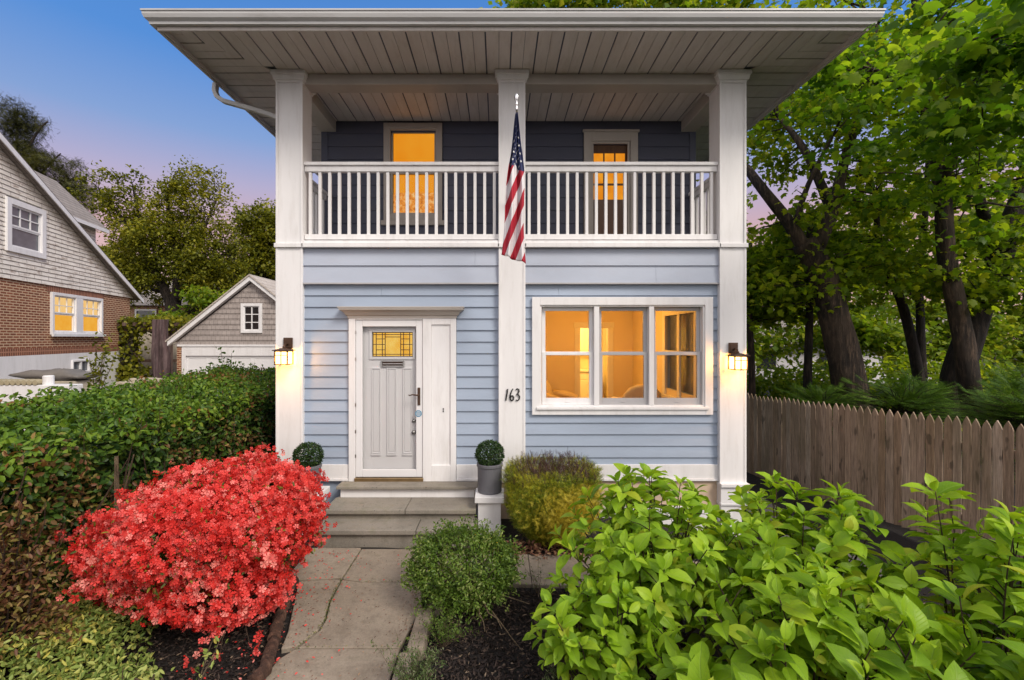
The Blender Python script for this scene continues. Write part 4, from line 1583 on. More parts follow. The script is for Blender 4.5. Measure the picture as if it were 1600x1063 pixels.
pedestal(-0.10, 5.52, 'white square pedestal at the right end of the steps under the grey pot')
pedestal(-2.30, 5.60, 'white square pedestal left of the steps, hidden behind the red azalea')
potted(-0.10, 5.56, 0.453, 'clipped green ball in grey pot on the white pedestal right of the steps', 1)
potted(-2.335, 5.60, 0.42, 'clipped green ball in grey pot left of the front door behind the red azalea', 2)

# ------------------------------------------------------------------ garden plants
# azalea --------------------------------------------------------------
az_c = np.array((-2.46, 3.92, 0.69))
az = thing('azalea', 'large mounded azalea bush covered in coral red blossom left of the walk', 'azalea bush', (-2.2, 3.85, 0))


def az_surf(d, s=1.0):
    k = 1 + 0.15 * lump(d[:, 0] * 2.2, d[:, 1] * 2.2, d[:, 2] * 2.2, 1.6, 3) + 0.08 * lump(d[:, 0] * 5, d[:, 1] * 5, d[:, 2] * 5, 1.7, 6)
    rad = np.array((0.88, 0.78, 0.51))
    p = d * rad * k[:, None] * s
    p[:, 2] += 0.17 * p[:, 0] * np.clip(0.45 + d[:, 2], 0, 1)              # mound rises to the right
    return p + az_c


d = rnd_dir(21000, (0, -0.05, 0.2))
keep = (d[:, 2] > -0.55) | (RNG.random(len(d)) < 0.40)
keep &= ~((d[:, 2] < -0.25) & (RNG.random(len(d)) < 0.40))
keep &= (d[:, 2] > -0.75)
keep &= (lump(d[:, 0] * 5, d[:, 1] * 5, d[:, 2] * 5, 1.5, 8) > np.where(d[:, 2] < -0.1, -0.15, -0.5)) | (d[:, 2] > 0.5)
d = d[keep]
P = az_surf(d, 1.0)
s_ = 0.84 + 0.18 * RNG.random(len(d)) + 0.08 * (RNG.random(len(d)) < 0.12)
P = az_c + (P - az_c) * s_[:, None]
N = d * np.array((1, 1, 1.4)) + rnd_dir(len(d)) * 0.95 + np.array((0, -0.25, 0.15))
sz = RNG.uniform(0.032, 0.056, len(d))
# a looser lower lobe at the front right, and shoots that break the outline
n2 = 2600
q = rnd_dir(n2)
lob = np.array((-2.12, 3.50, 0.42)) + q * np.array((0.52, 0.34, 0.27)) * (0.78 + 0.25 * RNG.random(n2))[:, None]
kk = lump(q[:, 0] * 4, q[:, 1] * 4, q[:, 2] * 4, 1.7, 12) > -0.2
P = np.concatenate([P, lob[kk]])
N = np.concatenate([N, q[kk] + rnd_dir(kk.sum()) * 0.8])
sz = np.concatenate([sz, RNG.uniform(0.034, 0.062, kk.sum())])
shoots = []
for k in range(85):
    dd = rnd_dir(1, (0, -0.3, 0.25))
    tipp = az_c + (az_surf(dd)[0] - az_c) * random.uniform(1.02, 1.17)
    shoots.append(tipp)
    m = random.randint(6, 16)
    P = np.concatenate([P, tipp + RNG.normal(size=(m, 3)) * 0.034])
    N = np.concatenate([N, dd + rnd_dir(m) * 0.7])
    sz = np.concatenate([sz, RNG.uniform(0.040, 0.064, m)])
# stray sprigs lower at front
ex = np.array([(-2.02, 3.18, 0.20), (-1.95, 3.22, 0.25), (-1.93, 3.14, 0.14), (-2.12, 3.22, 0.06), (-1.72, 3.28, 0.17), (-1.70, 3.22, 0.12), (-1.68, 3.55, 0.28), (-1.62, 3.65, 0.3), (-2.45, 3.25, 0.35),
               (-2.25, 3.25, 0.30), (-2.55, 3.3, 0.4)])
ex = np.repeat(ex[:9], 4, 0) + RNG.normal(size=(36, 3)) * 0.03
P = np.concatenate([P, ex])
N = np.concatenate([N, rnd_dir(len(ex), (0, -0.6, 0.5))])
sz = np.concatenate([sz, RNG.uniform(0.04, 0.055, len(ex))])
leaves('blossom', M['azalea_flower'], az, P, rnd_dir(len(P)), N, sz, sz, T_flower(), smooth=False)
d = rnd_dir(9000, (0, 0, 0.0))
P = az_c + (az_surf(d) - az_c) * RNG.uniform(0.60, 1.02, len(d))[:, None]
P = P[P[:, 2] > 0.10]
leaves('foliage', M['azalea_leaf'], az, P, rnd_dir(len(P), (0, -0.2, 0.2)), rnd_dir(len(P), (0, -0.3, 0.8)), RNG.uniform(0.03, 0.05, len(P)), 0.018, T_oval())
b = MB()
for k in range(44):
    dd = rnd_dir(1, (0, 0, 0.3))[0]
    e = az_surf(np.array([dd]), 0.9)[0]
    if e[2] < 0.25:
        continue
    st_ = Vector((-2.2 + random.uniform(-0.15, 0.15), 3.85 + random.uniform(-0.12, 0.12), -0.05))
    b.tube(curve_pts(st_, e, -0.10, 6, 0.03), [0.010, 0.009, 0.007, 0.005, 0.004, 0.002], 5)
for e in ex[::4]:
    b.tube(curve_pts((-2.1, 3.7, 0.15), e, 0.05, 5, 0.02), [0.006, 0.005, 0.004, 0.003, 0.002], 5)
b.build('stems', M['stem'], az)

# hedge ---------------------------------------------------------------
HX, HW, HZ = -3.45, 1.9, 1.50


def hedge_pts(n, y0, y1):
    """points on the lumpy right face and top of the hedge"""
    f = RNG.random(n)
    y = RNG.uniform(y0, y1, n)
    top = f > 0.52
    z = np.where(top, HZ, RNG.uniform(-0.02, HZ, n))
    x = np.where(top, RNG.uniform(HX - HW, HX, n), HX)
    nrmx = np.where(top, 0.15, 1.0)
    nrmz = np.where(top, 1.0, 0.25)
    # rounded shoulder
    sh = np.clip((z - (HZ - 0.22)) / 0.22, 0, 1) * (~top)
    z = z + np.where(top, (0.13 + 0.13 * np.clip((5.8 - y) / 1.5, 0, 1)) * np.clip((HX - x) / HW, 0, 1) ** 0.7, 0)
    x = x - 0.15 * sh ** 2
    nrmz = nrmz + sh * 0.6
    l1 = lump(x * 1.5, y, z, 1.3, 1)
    l2 = lump(x * 2, y * 2, z * 2, 2.2, 5)
    amp = 0.16 * l1 + 0.10 * l2
    x = x + np.where(top, 0, amp) + np.where(top, 0, -0.10 * np.clip(z - 0.1, 0, 1.5) * 0.4)
    z = z + np.where(top, amp * 0.55 + 0.03 * (y - 5), 0)
    N_ = np.stack([nrmx, np.full(n, -0.25), nrmz], 1)
    return np.stack([x, y, z], 1), N_, top


hd = thing('hedge', 'long clipped leafy green hedge running along the left side up to the house', 'hedge', (-3.9, 5, 0))
P, N, top = hedge_pts(46000, 1.6, 9.0)
P = P - nrm(N) * (RNG.random(len(P)) ** 1.4 * 0.22)[:, None]
gap = (~top) & (lump(P[:, 1] * 3, P[:, 2] * 3, P[:, 0], 1.6, 9) < -0.36) & (P[:, 2] < 1.2) & (RNG.random(len(P)) < 0.8)
P, N, top = P[~gap], N[~gap], top[~gap]
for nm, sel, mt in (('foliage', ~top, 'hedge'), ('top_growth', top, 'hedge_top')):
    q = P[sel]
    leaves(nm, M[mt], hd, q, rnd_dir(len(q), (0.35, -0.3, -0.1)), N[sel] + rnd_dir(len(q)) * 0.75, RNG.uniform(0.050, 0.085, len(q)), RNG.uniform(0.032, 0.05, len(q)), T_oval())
q = np.stack([RNG.uniform(HX - HW, HX - 0.12, 16000), RNG.uniform(1.6, 9.0, 16000), RNG.uniform(0.0, HZ - 0.12, 16000)], 1)
pb = P[(~top) & (lump(P[:, 1] * 2.3, P[:, 2] * 2.3, P[:, 0], 1.5, 14) > 0.34 - 0.5 * np.clip(4.2 - P[:, 1], 0, 1))]
pb = pb + np.array((0.03, -0.01, 0.0)) + RNG.normal(size=pb.shape) * 0.03
pb = pb[RNG.random(len(pb)) < 0.6]
leaves('bronze_foliage', M['maroon_leaf'], hd, pb, rnd_dir(len(pb), (0.35, -0.3, -0.1)), rnd_dir(len(pb), (0.8, -0.3, 0.4)), RNG.uniform(0.04, 0.07, len(pb)), 0.032, T_oval())
leaves('inner_foliage', M['hedge'], hd, q, rnd_dir(len(q)), rnd_dir(len(q), (0.6, -0.4, 0.2)), RNG.uniform(0.07, 0.11, len(q)), 0.065, T_oval())
# upright fresh shoots along the top
b = MB()
sp_ = []
for k in range(420):
    y = random.uniform(2.2, 9.0)
    x = random.uniform(HX - HW + 0.1, HX - 0.02)
    z = HZ + 0.03 * (y - 5) - 0.05 + 0.13 * min(1, max(0, (HX - x) / HW)) ** 0.7
    h = random.uniform(0.06, 0.20)
    tx, ty = random.uniform(-0.05, 0.05), random.uniform(-0.05, 0.05)
    b.tube([(x, y, z - 0.1), (x + tx, y + ty, z + h)], [0.003, 0.0015], 4)
    for j in range(7):
        t = 0.25 + 0.75 * j / 6
        sp_.append((x + tx * t, y + ty * t, z + h * t))
leaves('shoots', M['hedge_top'], hd, np.array(sp_), rnd_dir(len(sp_), (0, 0, 0.35)), rnd_dir(len(sp_), (0, -0.2, 0.7)), RNG.uniform(0.035, 0.06, len(sp_)), 0.028, T_oval())
for k in range(150):
    y = random.uniform(1.8, 8.8)
    x = HX - random.uniform(0.05, 0.6)
    b.tube([(x, y, -0.1), (x + random.uniform(-0.1, 0.14), y + random.uniform(-0.15, 0.15), 0.6), (x + random.uniform(-0.2, 0.22), y + random.uniform(-0.3, 0.3), random.uniform(1.1, 1.4))],
           [0.014, 0.010, 0.004], 5)
tag(b.build('twigs', M['stem'], hd), kind='stuff')
b = MB()
b.tube([(-3.34, 4.02, -0.05), (-3.33, 4.0, 0.45), (-3.35, 4.0, 0.85), (-3.37, 4.02, 1.28)], [0.026, 0.024, 0.021, 0.015], 8)
b.tube([(-3.35, 4.0, 0.78), (-3.25, 3.98, 1.05), (-3.20, 4.0, 1.3)], [0.010, 0.008, 0.005], 6)
b.tube([(-3.22, 4.5, 0.3), (-3.10, 4.45, 0.9), (-2.98, 4.4, 1.15)], [0.008, 0.007, 0.004], 6)
b.build('bare_stem', M['stem_pale'], hd)

# shrubs in front of the hedge at the left edge
mr = thing('bronze_shrub', 'bronze tinted small leaved shrub at the left edge in front of the hedge', 'shrub', (-3.35, 3.05, 0))
pts_, nr_ = [], []
b = MB()
for k in range(85):
    a = random.uniform(0, 2 * math.pi)
    r = random.uniform(0.05, 0.55)
    e = Vector((-3.45 + r * math.cos(a), 3.1 + r * 0.9 * math.sin(a), random.uniform(0.35, 1.28) - 0.35 * r))
    cp = curve_pts((-3.4, 3.15, 0), e, 0.12, 6, 0.03)
    b.tube(cp, [0.010, 0.009, 0.007, 0.005, 0.003, 0.002], 5)
    for j in range(46):
        t = random.uniform(0.45, 1.02)
        p = Vector((-3.4, 3.15, 0)).lerp(e, t)
        p.z += 0.12 * math.sin(math.pi * min(t, 1))
        pts_.append(p + Vector((random.gauss(0, 0.05), random.gauss(0, 0.05), random.gauss(0, 0.022))))
b.build('stems', M['stem'], mr)
leaves('foliage', M['maroon_leaf'], mr, np.array(pts_), rnd_dir(len(pts_), (0.2, -0.3, 0)), rnd_dir(len(pts_), (0, -0.3, 1.2)), RNG.uniform(0.03, 0.055, len(pts_)), 0.022, T_oval())

# ground cover
gc = []
while len(gc) < 13000:
    x, y = random.uniform(-3.75, -1.95), random.uniform(2.3, 4.6)
    lim = -2.05 - 0.55 * (y - 2.6) + 0.12 * math.sin(5 * y)
    if x > lim or (x > lim - 0.25 and random.random() < 0.5):
        continue
    h = 0.06 + 0.30 * min(1, max(0, (-2.5 - x) / 0.9)) + 0.06 * math.sin(7 * x + 3) * math.sin(6 * y)
    gc.append((x, y, random.uniform(0.3, 1.0) * h))
gc = np.array(gc)
o = leaves('ground_cover', M['ground_leaf'], None, gc, rnd_dir(len(gc), (0.5, -0.5, 0.1)), rnd_dir(len(gc), (0.1, -0.5, 1.4)), RNG.uniform(0.032, 0.062, len(gc)), RNG.uniform(0.015, 0.028, len(gc)), T_oval())
tag(o, 'yellow green leafy ground cover spreading over the bed at bottom left', 'ground cover', kind='stuff')


def sprig(name, label, base, stems, leaf_n, mat_, L, W_, group=None, r0=0.006, cat='plant', tm=None, spread=0.03, up=0.3):
    t = thing(name, label, cat, base, 0, group)
    b = MB()
    pts = []
    for e in stems:
        a, e = Vector(base), Vector(e)
        cp = curve_pts(a, e, 0.03, 6, 0.012)
        b.tube(cp, [r0 * (1 - 0.13 * i) for i in range(6)], 5)
        for j in range(leaf_n):
            f = random.uniform(0.25, 1.03) * 5
            i0 = min(int(f), 4)
            p = cp[i0].lerp(cp[i0 + 1], f - i0)
            pts.append(p + Vector((random.gauss(0, spread), random.gauss(0, spread), random.gauss(0, spread * 0.6))))
    b.build('stems', M['stem_pale'], t)
    pts = np.array(pts)
    leaves('foliage', M[mat_], t, pts, rnd_dir(len(pts), (0, -0.1, up)), rnd_dir(len(pts), (0, -0.4, 0.8)), RNG.uniform(L * 0.7, L * 1.2, len(pts)), W_, tm or T_oval())
    return t


sprig('seedling', 'thin green seedling arching up in front of the azalea beside the log edging', (-1.95, 2.85, -0.02), [(-1.86, 2.98, 0.36), (-1.78, 3.0, 0.42)], 12, 'ground_leaf', 0.045, 0.02)
sprig('cut_stump', 'yellow cut stems sprouting from the mulch under the azalea', (-2.22, 2.9, -0.02), [(-2.30, 2.88, 0.17), (-2.17, 2.87, 0.20), (-2.21, 2.9, 0.15)], 3, 'ground_leaf', 0.05, 0.02, r0=0.016)
sprig('weed', 'pale leafed weed in the mulch near bottom left', (-2.40, 2.92, -0.02), [(-2.47, 2.9, 0.13), (-2.36, 2.87, 0.15), (-2.42, 2.95, 0.19)], 14, 'ground_leaf', 0.045, 0.018)

# log edging
lg = [[(-1.66, 2.5, 0.02), (-1.68, 2.85, 0.02), (-1.64, 3.02, 0.02)], [(-1.63, 3.04, 0.025), (-1.62, 3.16, 0.02), (-1.66, 3.30, 0.02), (-1.70, 3.45, 0.02)],
      [(-1.71, 3.47, 0.02), (-1.80, 3.75, 0.02), (-1.90, 4.10, 0.015), (-1.95, 4.34, 0.01)]]
for i, p in enumerate(lg):
    b = MB()
    pts = []
    for a, c in zip(p, p[1:]):
        for k in range(4):
            pts.append(Vector(a).lerp(Vector(c), k / 4))
    pts.append(Vector(p[-1]))
    b.tube(pts, [0.046 + 0.006 * math.sin(3.1 * k + i) for k in range(len(pts))], 10, 0.10)
    tag(b.build('log_edging', M['log'], smooth=True), ['red brown log edging piece nearest the camera, left of the walk', 'short bent log edging piece in the middle of the row left of the walk',
        'long log edging piece reaching under the azalea towards the steps'][i], 'log', 'log edging left of the walk')
# kerb stones at right of walk
ks = [(-0.70, 2.75, 0.55), (-0.66, 3.32, 0.50), (-0.58, 3.84, 0.46)]
for i, (x, y, l) in enumerate(ks):
    b = MB()
    b.box(x - 0.01, x + 0.12, y, y + l, -0.1, 0.055 + 0.01 * i)
    tag(b.build('kerb_stone', M['concrete'], bevel=0.02), ['low concrete kerb stone right of the walk, nearest the camera', 'low concrete kerb stone right of the walk, middle of three',
        'low concrete kerb stone right of the walk under the round shrub'][i], 'kerb stone', 'kerb stones right of the walk')

# boxwood -------------------------------------------------------------
bx = thing('boxwood', 'round loose boxwood shrub with bare stems below, right of the walk', 'shrub', (-0.25, 3.95, 0))
bc = np.array((-0.30, 4.0, 0.315))
P, d = shell_points(15000, bc, (0.46, 0.43, 0.285), 0.72, 0.16, 2.2, 4)
k_ = (d[:, 2] > -0.45) | (RNG.random(len(d)) < 0.4)
P, d = P[k_], d[k_]
ex, exd = [], []
for k in range(190):                                   # protruding shoots keep the outline loose
    dd = rnd_dir(1, (0, 0, 0.3))[0]
    e = bc + dd * np.array((0.46, 0.43, 0.285)) * 0.97
    for j in range(16):
        ex.append(e + dd * 0.007 * j + RNG.normal(size=3) * 0.012)
        exd.append(dd)
P, d = np.concatenate([P, np.array(ex)]), np.concatenate([d, np.array(exd)])
leaves('foliage', M['boxwood'], bx, P, d * 0.6 + rnd_dir(len(P)), d * 0.5 + rnd_dir(len(P), (0, -0.2, 0.8)), RNG.uniform(0.022, 0.036, len(P)), RNG.uniform(0.012, 0.018, len(P)), T_oval())
b = MB()
for k in range(60):
    dd = rnd_dir(1, (0, 0, 0.4))[0]
    b.tube(curve_pts((-0.22 + random.uniform(-.06, .06), 3.96 + random.uniform(-.05, .05), -0.03), bc + dd * np.array((0.46, 0.42, 0.31)), 0.03, 6, 0.02), [0.011, 0.009, 0.007, 0.005, 0.004, 0.002], 5)
for e in ((0.18, 3.35, 0.02), (0.03, 3.4, 0.15), (-0.1, 3.45, 0.1), (0.25, 3.6, 0.22), (-0.02, 3.5, 0.55), (0.1, 3.7, 0.12)):
    b.tube(curve_pts((-0.2, 3.85, 0.12), e, 0.04, 6, 0.015), [0.007, 0.006, 0.006, 0.005, 0.004, 0.003], 5)
b.build('stems', M['stem_pale'], bx)

# herbs at the bottom of the walk
for i, (x, y, n_st, h, lab) in enumerate(((-0.55, 2.95, 60, 0.34, 'wispy grey green herb tuft at the bottom edge right of the walk'),
                                          (-0.42, 3.45, 34, 0.26, 'bright green feathery tuft below the round shrub by the kerb'),
                                          (0.42, 3.05, 24, 0.22, 'small grey weed at the left foot of the broad leaved shrub'))):
    ss_ = [(x + random.gauss(0, 0.13), y + random.gauss(0, 0.10), random.uniform(0.4, 1.0) * h) for _ in range(n_st)]
    sprig('herb', lab, (x, y, -0.03), ss_, 30, 'grey_herb' if i != 1 else 'boxwood', 0.026, 0.006, r0=0.002, spread=0.012, tm=T_rhomb(), up=0.8)
ss_ = [(0.37 + random.gauss(0, 0.06), 4.15 + random.gauss(0, 0.05), random.uniform(0.15, 0.36)) for _ in range(9)]
sprig('weed', 'thin seeding weed standing in front of the cross path', (0.37, 4.15, -0.03), ss_, 8, 'grey_herb', 0.022, 0.008, r0=0.002, spread=0.008)

# yew-like shrub ------------------------------------------------------
yw = thing('golden_yew', 'flat topped clipped shrub with yellow flank and purple brown tip shoots under the window', 'shrub', (0.63, 5.25, -0.02))
n = 15000
a = RNG.uniform(0, 2 * np.pi, n)
zz = RNG.uniform(0.0, 0.82, n)
prof_r = np.where(zz < 0.45, 0.24 + 0.30 * np.sin(zz / 0.45 * np.pi / 2), 0.54 + 0.01 * np.sin(zz * 9))
ca, sa = np.cos(a), np.sin(a)
rr = prof_r * (RNG.random(n) ** 0.25) * (1 + 0.07 * lump(ca * 2, sa * 2, zz * 3, 2, 2))
P = np.stack([0.63 + 0.98 * rr * ca / np.maximum(np.abs(ca), np.abs(sa)) ** 0.35, 5.28 + 0.80 * rr * sa / np.maximum(np.abs(ca), np.abs(sa)) ** 0.35, zz], 1)
d = np.stack([ca, sa, np.full(n, 0.5)], 1)
leaves('foliage', M['yew'], yw, P, d * 0.6 + rnd_dir(n, (0, 0, 0.7)), d + rnd_dir(n) * 0.6, RNG.uniform(0.05, 0.085, n), RNG.uniform(0.05, 0.08, n), T_needle())
n = 1700
P = np.stack([RNG.uniform(0.10, 1.14, n), RNG.uniform(4.83, 5.7, n), RNG.uniform(0.75, 0.87, n)], 1)
P = P[(np.abs(P[:, 0] - 0.63) / 0.53) ** 4 + (np.abs(P[:, 1] - 5.28) / 0.44) ** 4 < 1]
P[:, 2] += 0.04 * lump(P[:, 0] * 5, P[:, 1] * 5, P[:, 2], 2, 1) - 0.12 * (np.abs(P[:, 0] - 0.63) / 0.53) ** 3
leaves('top_shoots', M['yew_top'], yw, P, rnd_dir(len(P), (0, 0, 2.2)), rnd_dir(len(P)), RNG.uniform(0.06, 0.11, len(P)), RNG.uniform(0.03, 0.05, len(P)), T_needle())
n = 9000
P = np.stack([RNG.normal(0.88, 0.20, n), RNG.uniform(4.66, 5.0, n), RNG.normal(0.33, 0.20, n)], 1)
P = P[(P[:, 2] > 0.06) & (P[:, 2] < 0.74) & (((P[:, 0] - 0.63) / 0.52) ** 2 + ((P[:, 1] - 5.28) / 0.52) ** 2 < (0.62 + 0.6 * np.clip(P[:, 2] / 0.45, 0, 1)) ** 2 * 0.95)]
leaves('golden_foliage', M['gold'], yw, P, rnd_dir(len(P), (0.2, -0.6, 0.7)), rnd_dir(len(P), (0.2, -0.8, 0.4)), RNG.uniform(0.045, 0.075, len(P)), RNG.uniform(0.045, 0.07, len(P)), T_needle())
b = MB()
for k in range(60):
    a = random.uniform(0, 6.28)
    b.tube(curve_pts((0.63 + 0.1 * math.cos(a), 5.28 + 0.1 * math.sin(a), -0.05), (0.63 + 0.46 * math.cos(a), 5.28 + 0.36 * math.sin(a), random.uniform(0.5, 0.88)), -0.05, 5, 0.02),
           [0.018, 0.013, 0.009, 0.006, 0.003], 5)
b.build('stems', M['stem'], yw)
pts_ = np.stack([RNG.normal(0.55, 0.33, 500), RNG.normal(4.98, 0.10, 500), RNG.uniform(-0.02, 0.06, 500)], 1)
tag(leaves('fallen_leaves', M['dry_leaf'], None, pts_, rnd_dir(500, (0, 0, 0), 1) * np.array((1, 1, 0.3)), rnd_dir(500, (0, 0, 1.5)), RNG.uniform(0.03, 0.07, 500), 0.03, T_oval()),
    'dry reddish fallen leaves under the clipped shrub by the path', 'fallen leaves', kind='stuff')


# hydrangea -------------------------------------------------------------
def hydrangea(base, radius, height, nst, label, lean=(0, 0), Lr=(0.11, 0.165), seed=1, spread_pow=0.6, asp=(1, 1)):
    rr_ = random.Random(seed)
    t = thing('hydrangea', label, 'shrub', base, 0, 'broad leaved shrubs on the right')
    b = MB()
    P, T, N, L = [], [], [], []

    def whorl(p, ax, count, tilt, ln):
        ax = ax.normalized()
        s0 = ax.cross(Vector((0.3, 0.9, 0.1))).normalized()
        s1 = ax.cross(s0)
        ph = rr_.uniform(0, 6.28)
        for q in range(count):
            an = ph + 2 * math.pi * q / count + rr_.uniform(-0.3, 0.3)
            rad = s0 * math.cos(an) + s1 * math.sin(an)
            tl = tilt + rr_.uniform(-0.25, 0.25)
            dr_ = rad * math.cos(tl) + ax * math.sin(tl)
            nn = ax * math.cos(tl) - rad * math.sin(tl)
            dr_ += Vector((0, 0, -0.12))
            nn += Vector((rr_.gauss(0, 0.18), rr_.gauss(0, 0.18) - 0.05, rr_.gauss(0, 0.12)))
            P.append(p + rad * 0.008)
            T.append(dr_)
            N.append(nn)
            L.append(ln * rr_.uniform(0.75, 1.15))

    for k in range(nst):
        a = rr_.uniform(0, 2 * math.pi)
        r = radius * rr_.random() ** spread_pow
        h = height * (1 - 0.42 * (r / radius) ** 2) * rr_.uniform(0.80, 1.04)
        if rr_.random() < 0.25:
            h *= rr_.uniform(0.55, 0.85)
        e = Vector(base) + Vector((r * math.cos(a) * asp[0] + lean[0], r * math.sin(a) * asp[1] + lean[1], h))
        s0 = Vector(base) + Vector((0.16 * math.cos(a) * rr_.random(), 0.16 * math.sin(a) * rr_.random(), -0.05))
        mid = s0.lerp(e, 0.5)
        mid.x -= 0.15 * r * math.cos(a)
        mid.y -= 0.15 * r * math.sin(a)
        cp = []
        for i in range(9):
            u = i / 8
            q = s0 * (1 - u) ** 2 + mid * 2 * u * (1 - u) + e * u * u
            if 0 < i < 8:
                q += Vector((rr_.gauss(0, 0.008), rr_.gauss(0, 0.008), 0))
            cp.append(q)
        b.tube(cp, [0.0085, 0.008, 0.0075, 0.007, 0.006, 0.005, 0.0042, 0.0035, 0.0028], 6)
        ln = rr_.uniform(*Lr)
        tip_ax = (cp[8] - cp[6])
        whorl(cp[8], tip_ax, 2, 1.05, ln * 0.55)
        whorl(cp[8] - tip_ax.normalized() * 0.02, tip_ax, 2, 0.65, ln * 0.9)
        whorl(cp[8] - tip_ax.normalized() * 0.05, tip_ax, 2, 0.30, ln * 1.08)
        # opposite pairs down the stem, each on a twist
        dist = 0.13
        while dist < 0.55:
            u = 1 - dist / max((e - s0).length, 0.3)
            if u < 0.42:
                break
            f = u * 8
            i0 = min(int(f), 7)
            p = cp[i0].lerp(cp[i0 + 1], f - i0)
            whorl(p, cp[i0 + 1] - cp[i0], 2, 0.15, ln * rr_.uniform(0.75, 1.05))
            # side twig with its own little rosette
            if rr_.random() < 0.45:
                sd = Vector((rr_.gauss(0, 1), rr_.gauss(0, 1), 0.7)).normalized()
                q2 = p + sd * rr_.uniform(0.09, 0.17)
                b.tube([p, p.lerp(q2, 0.5) + Vector((0, 0, 0.01)), q2], [0.0035, 0.003, 0.0022], 5)
                whorl(q2, sd + Vector((0, 0, 0.5)), 4, 0.5, ln * rr_.uniform(0.6, 0.85))
            dist += rr_.uniform(0.075, 0.115)
    b.build('stems', M['stem'], t, smooth=True)
    P, T, N, L = np.array(P), np.array(T), np.array(N), np.array(L)
    N = N + RNG.normal(size=N.shape) * 0.12
    L = L * RNG.choice([0.6, 0.85, 1.0, 1.0, 1.12], len(L))
    leaves('foliage', M['hydrangea'], t, P, T, N, L, L * RNG.uniform(0.46, 0.60, len(L)), T_broad(), smooth=True, uv=True)
    return t


hydrangea((1.18, 3.50, 0), 0.80, 1.30, 66, 'bright green broad leaved shrub in front of the right column, nearest the walk', (-0.03, -0.1), (0.125, 0.18), 3)
hydrangea((2.10, 3.25, -0.10), 0.70, 1.44, 54, 'bright green broad leaved shrub between the right column and the fence', (0, 0), (0.125, 0.18), 5)
hydrangea((2.80, 2.62, -0.2), 0.68, 1.58, 46, 'tall shooted broad leaved shrub at the right edge before the fence', (0.0, 0.05), (0.145, 0.205), 8)
hydrangea((1.58, 2.30, 0), 0.86, 1.12, 70, 'bright green broad leaved shrub lowest in the picture, nearest the camera', (0.05, -0.05), (0.135, 0.195), 13)
hydrangea((0.70, 2.95, 0), 0.52, 0.82, 40, 'low leftmost broad leaved shrub beside the dark mulch at bottom centre', (0.0, 0.0), (0.10, 0.15), 34)
hydrangea((2.30, 1.85, -0.1), 0.55, 1.40, 40, 'large leaved green shrub cut by the lower right corner', (0, 0), (0.13, 0.18), 21)

# mulch chips ---------------------------------------------------------
n = 30000
P = np.stack([RNG.uniform(-2.9, 4.6, n), RNG.uniform(2.6, 5.7, n), np.zeros(n)], 1)
P[4000:, 0] = RNG.uniform(-3.0, 1.5, n - 4000)
P[4000:, 1] = RNG.uniform(2.7, 4.25, n - 4000)
on_walk = ((P[:, 0] > -1.72) & (P[:, 0] < -0.52)) | ((P[:, 1] > 4.24) & (P[:, 1] < 4.97) & (P[:, 0] > -2.1) & (P[:, 0] < 2.4)) | ((P[:, 0] < -1.6) & (P[:, 0] > -1.75) & (P[:, 1] > 3.4)) | ((P[:, 0] < -1.6) & (P[:, 0] > -2.05) & (P[:, 1] > 4.0))
P = P[~on_walk]
P[:, 2] = [G(x, y) - 0.02 + 0.018 * float(lump(np.array(x * 2.2), np.array(y * 2.2), np.array(0.0))) for x, y, _ in P]
tag(leaves('mulch', M['mulch_chip'], None, P, rnd_dir(len(P)) * np.array((1, 1, 0.4)), rnd_dir(len(P), (0, 0, 1.0)), RNG.uniform(0.018, 0.062, len(P)), RNG.uniform(0.006, 0.018, len(P)), T_rhomb()),
    'dark shredded bark mulch covering the planting beds', 'mulch', kind='stuff')

pet = np.stack([RNG.normal(-1.75, 0.28, 260), RNG.uniform(3.0, 5.0, 260), np.full(260, 0.012)], 1)
pet[:, 2] += np.where((pet[:, 0] < -1.68) & (pet[:, 1] < 4.3), 0.0, 0.006)
tag(leaves('fallen_petals', M['azalea_flower'], None, pet, rnd_dir(260) * np.array((1, 1, 0.15)), rnd_dir(260, (0, 0, 2.5)), RNG.uniform(0.012, 0.028, 260), 0.014, T_oval()),
    'few coral petals dropped on the walk and soil beside the azalea', 'fallen petals', kind='stuff')
n = 700
grit = np.stack([RNG.uniform(-1.85, -0.62, n), RNG.uniform(2.7, 5.0, n), np.full(n, 0.008)], 1)
e_ = RNG.random(n) < 0.5
grit[e_, 0] = np.where(RNG.random(e_.sum()) < 0.5, RNG.normal(-1.62, 0.08, e_.sum()), RNG.normal(-0.78, 0.05, e_.sum()))
tag(leaves('leaf_litter', M['dry_leaf'], None, grit, rnd_dir(n) * np.array((1, 1, 0.2)), rnd_dir(n, (0, 0, 1.6)), RNG.uniform(0.006, 0.026, n), RNG.uniform(0.004, 0.010, n), T_oval()),
    'dry leaf litter and grit gathered along the edges of the walk', 'leaf litter', kind='stuff')
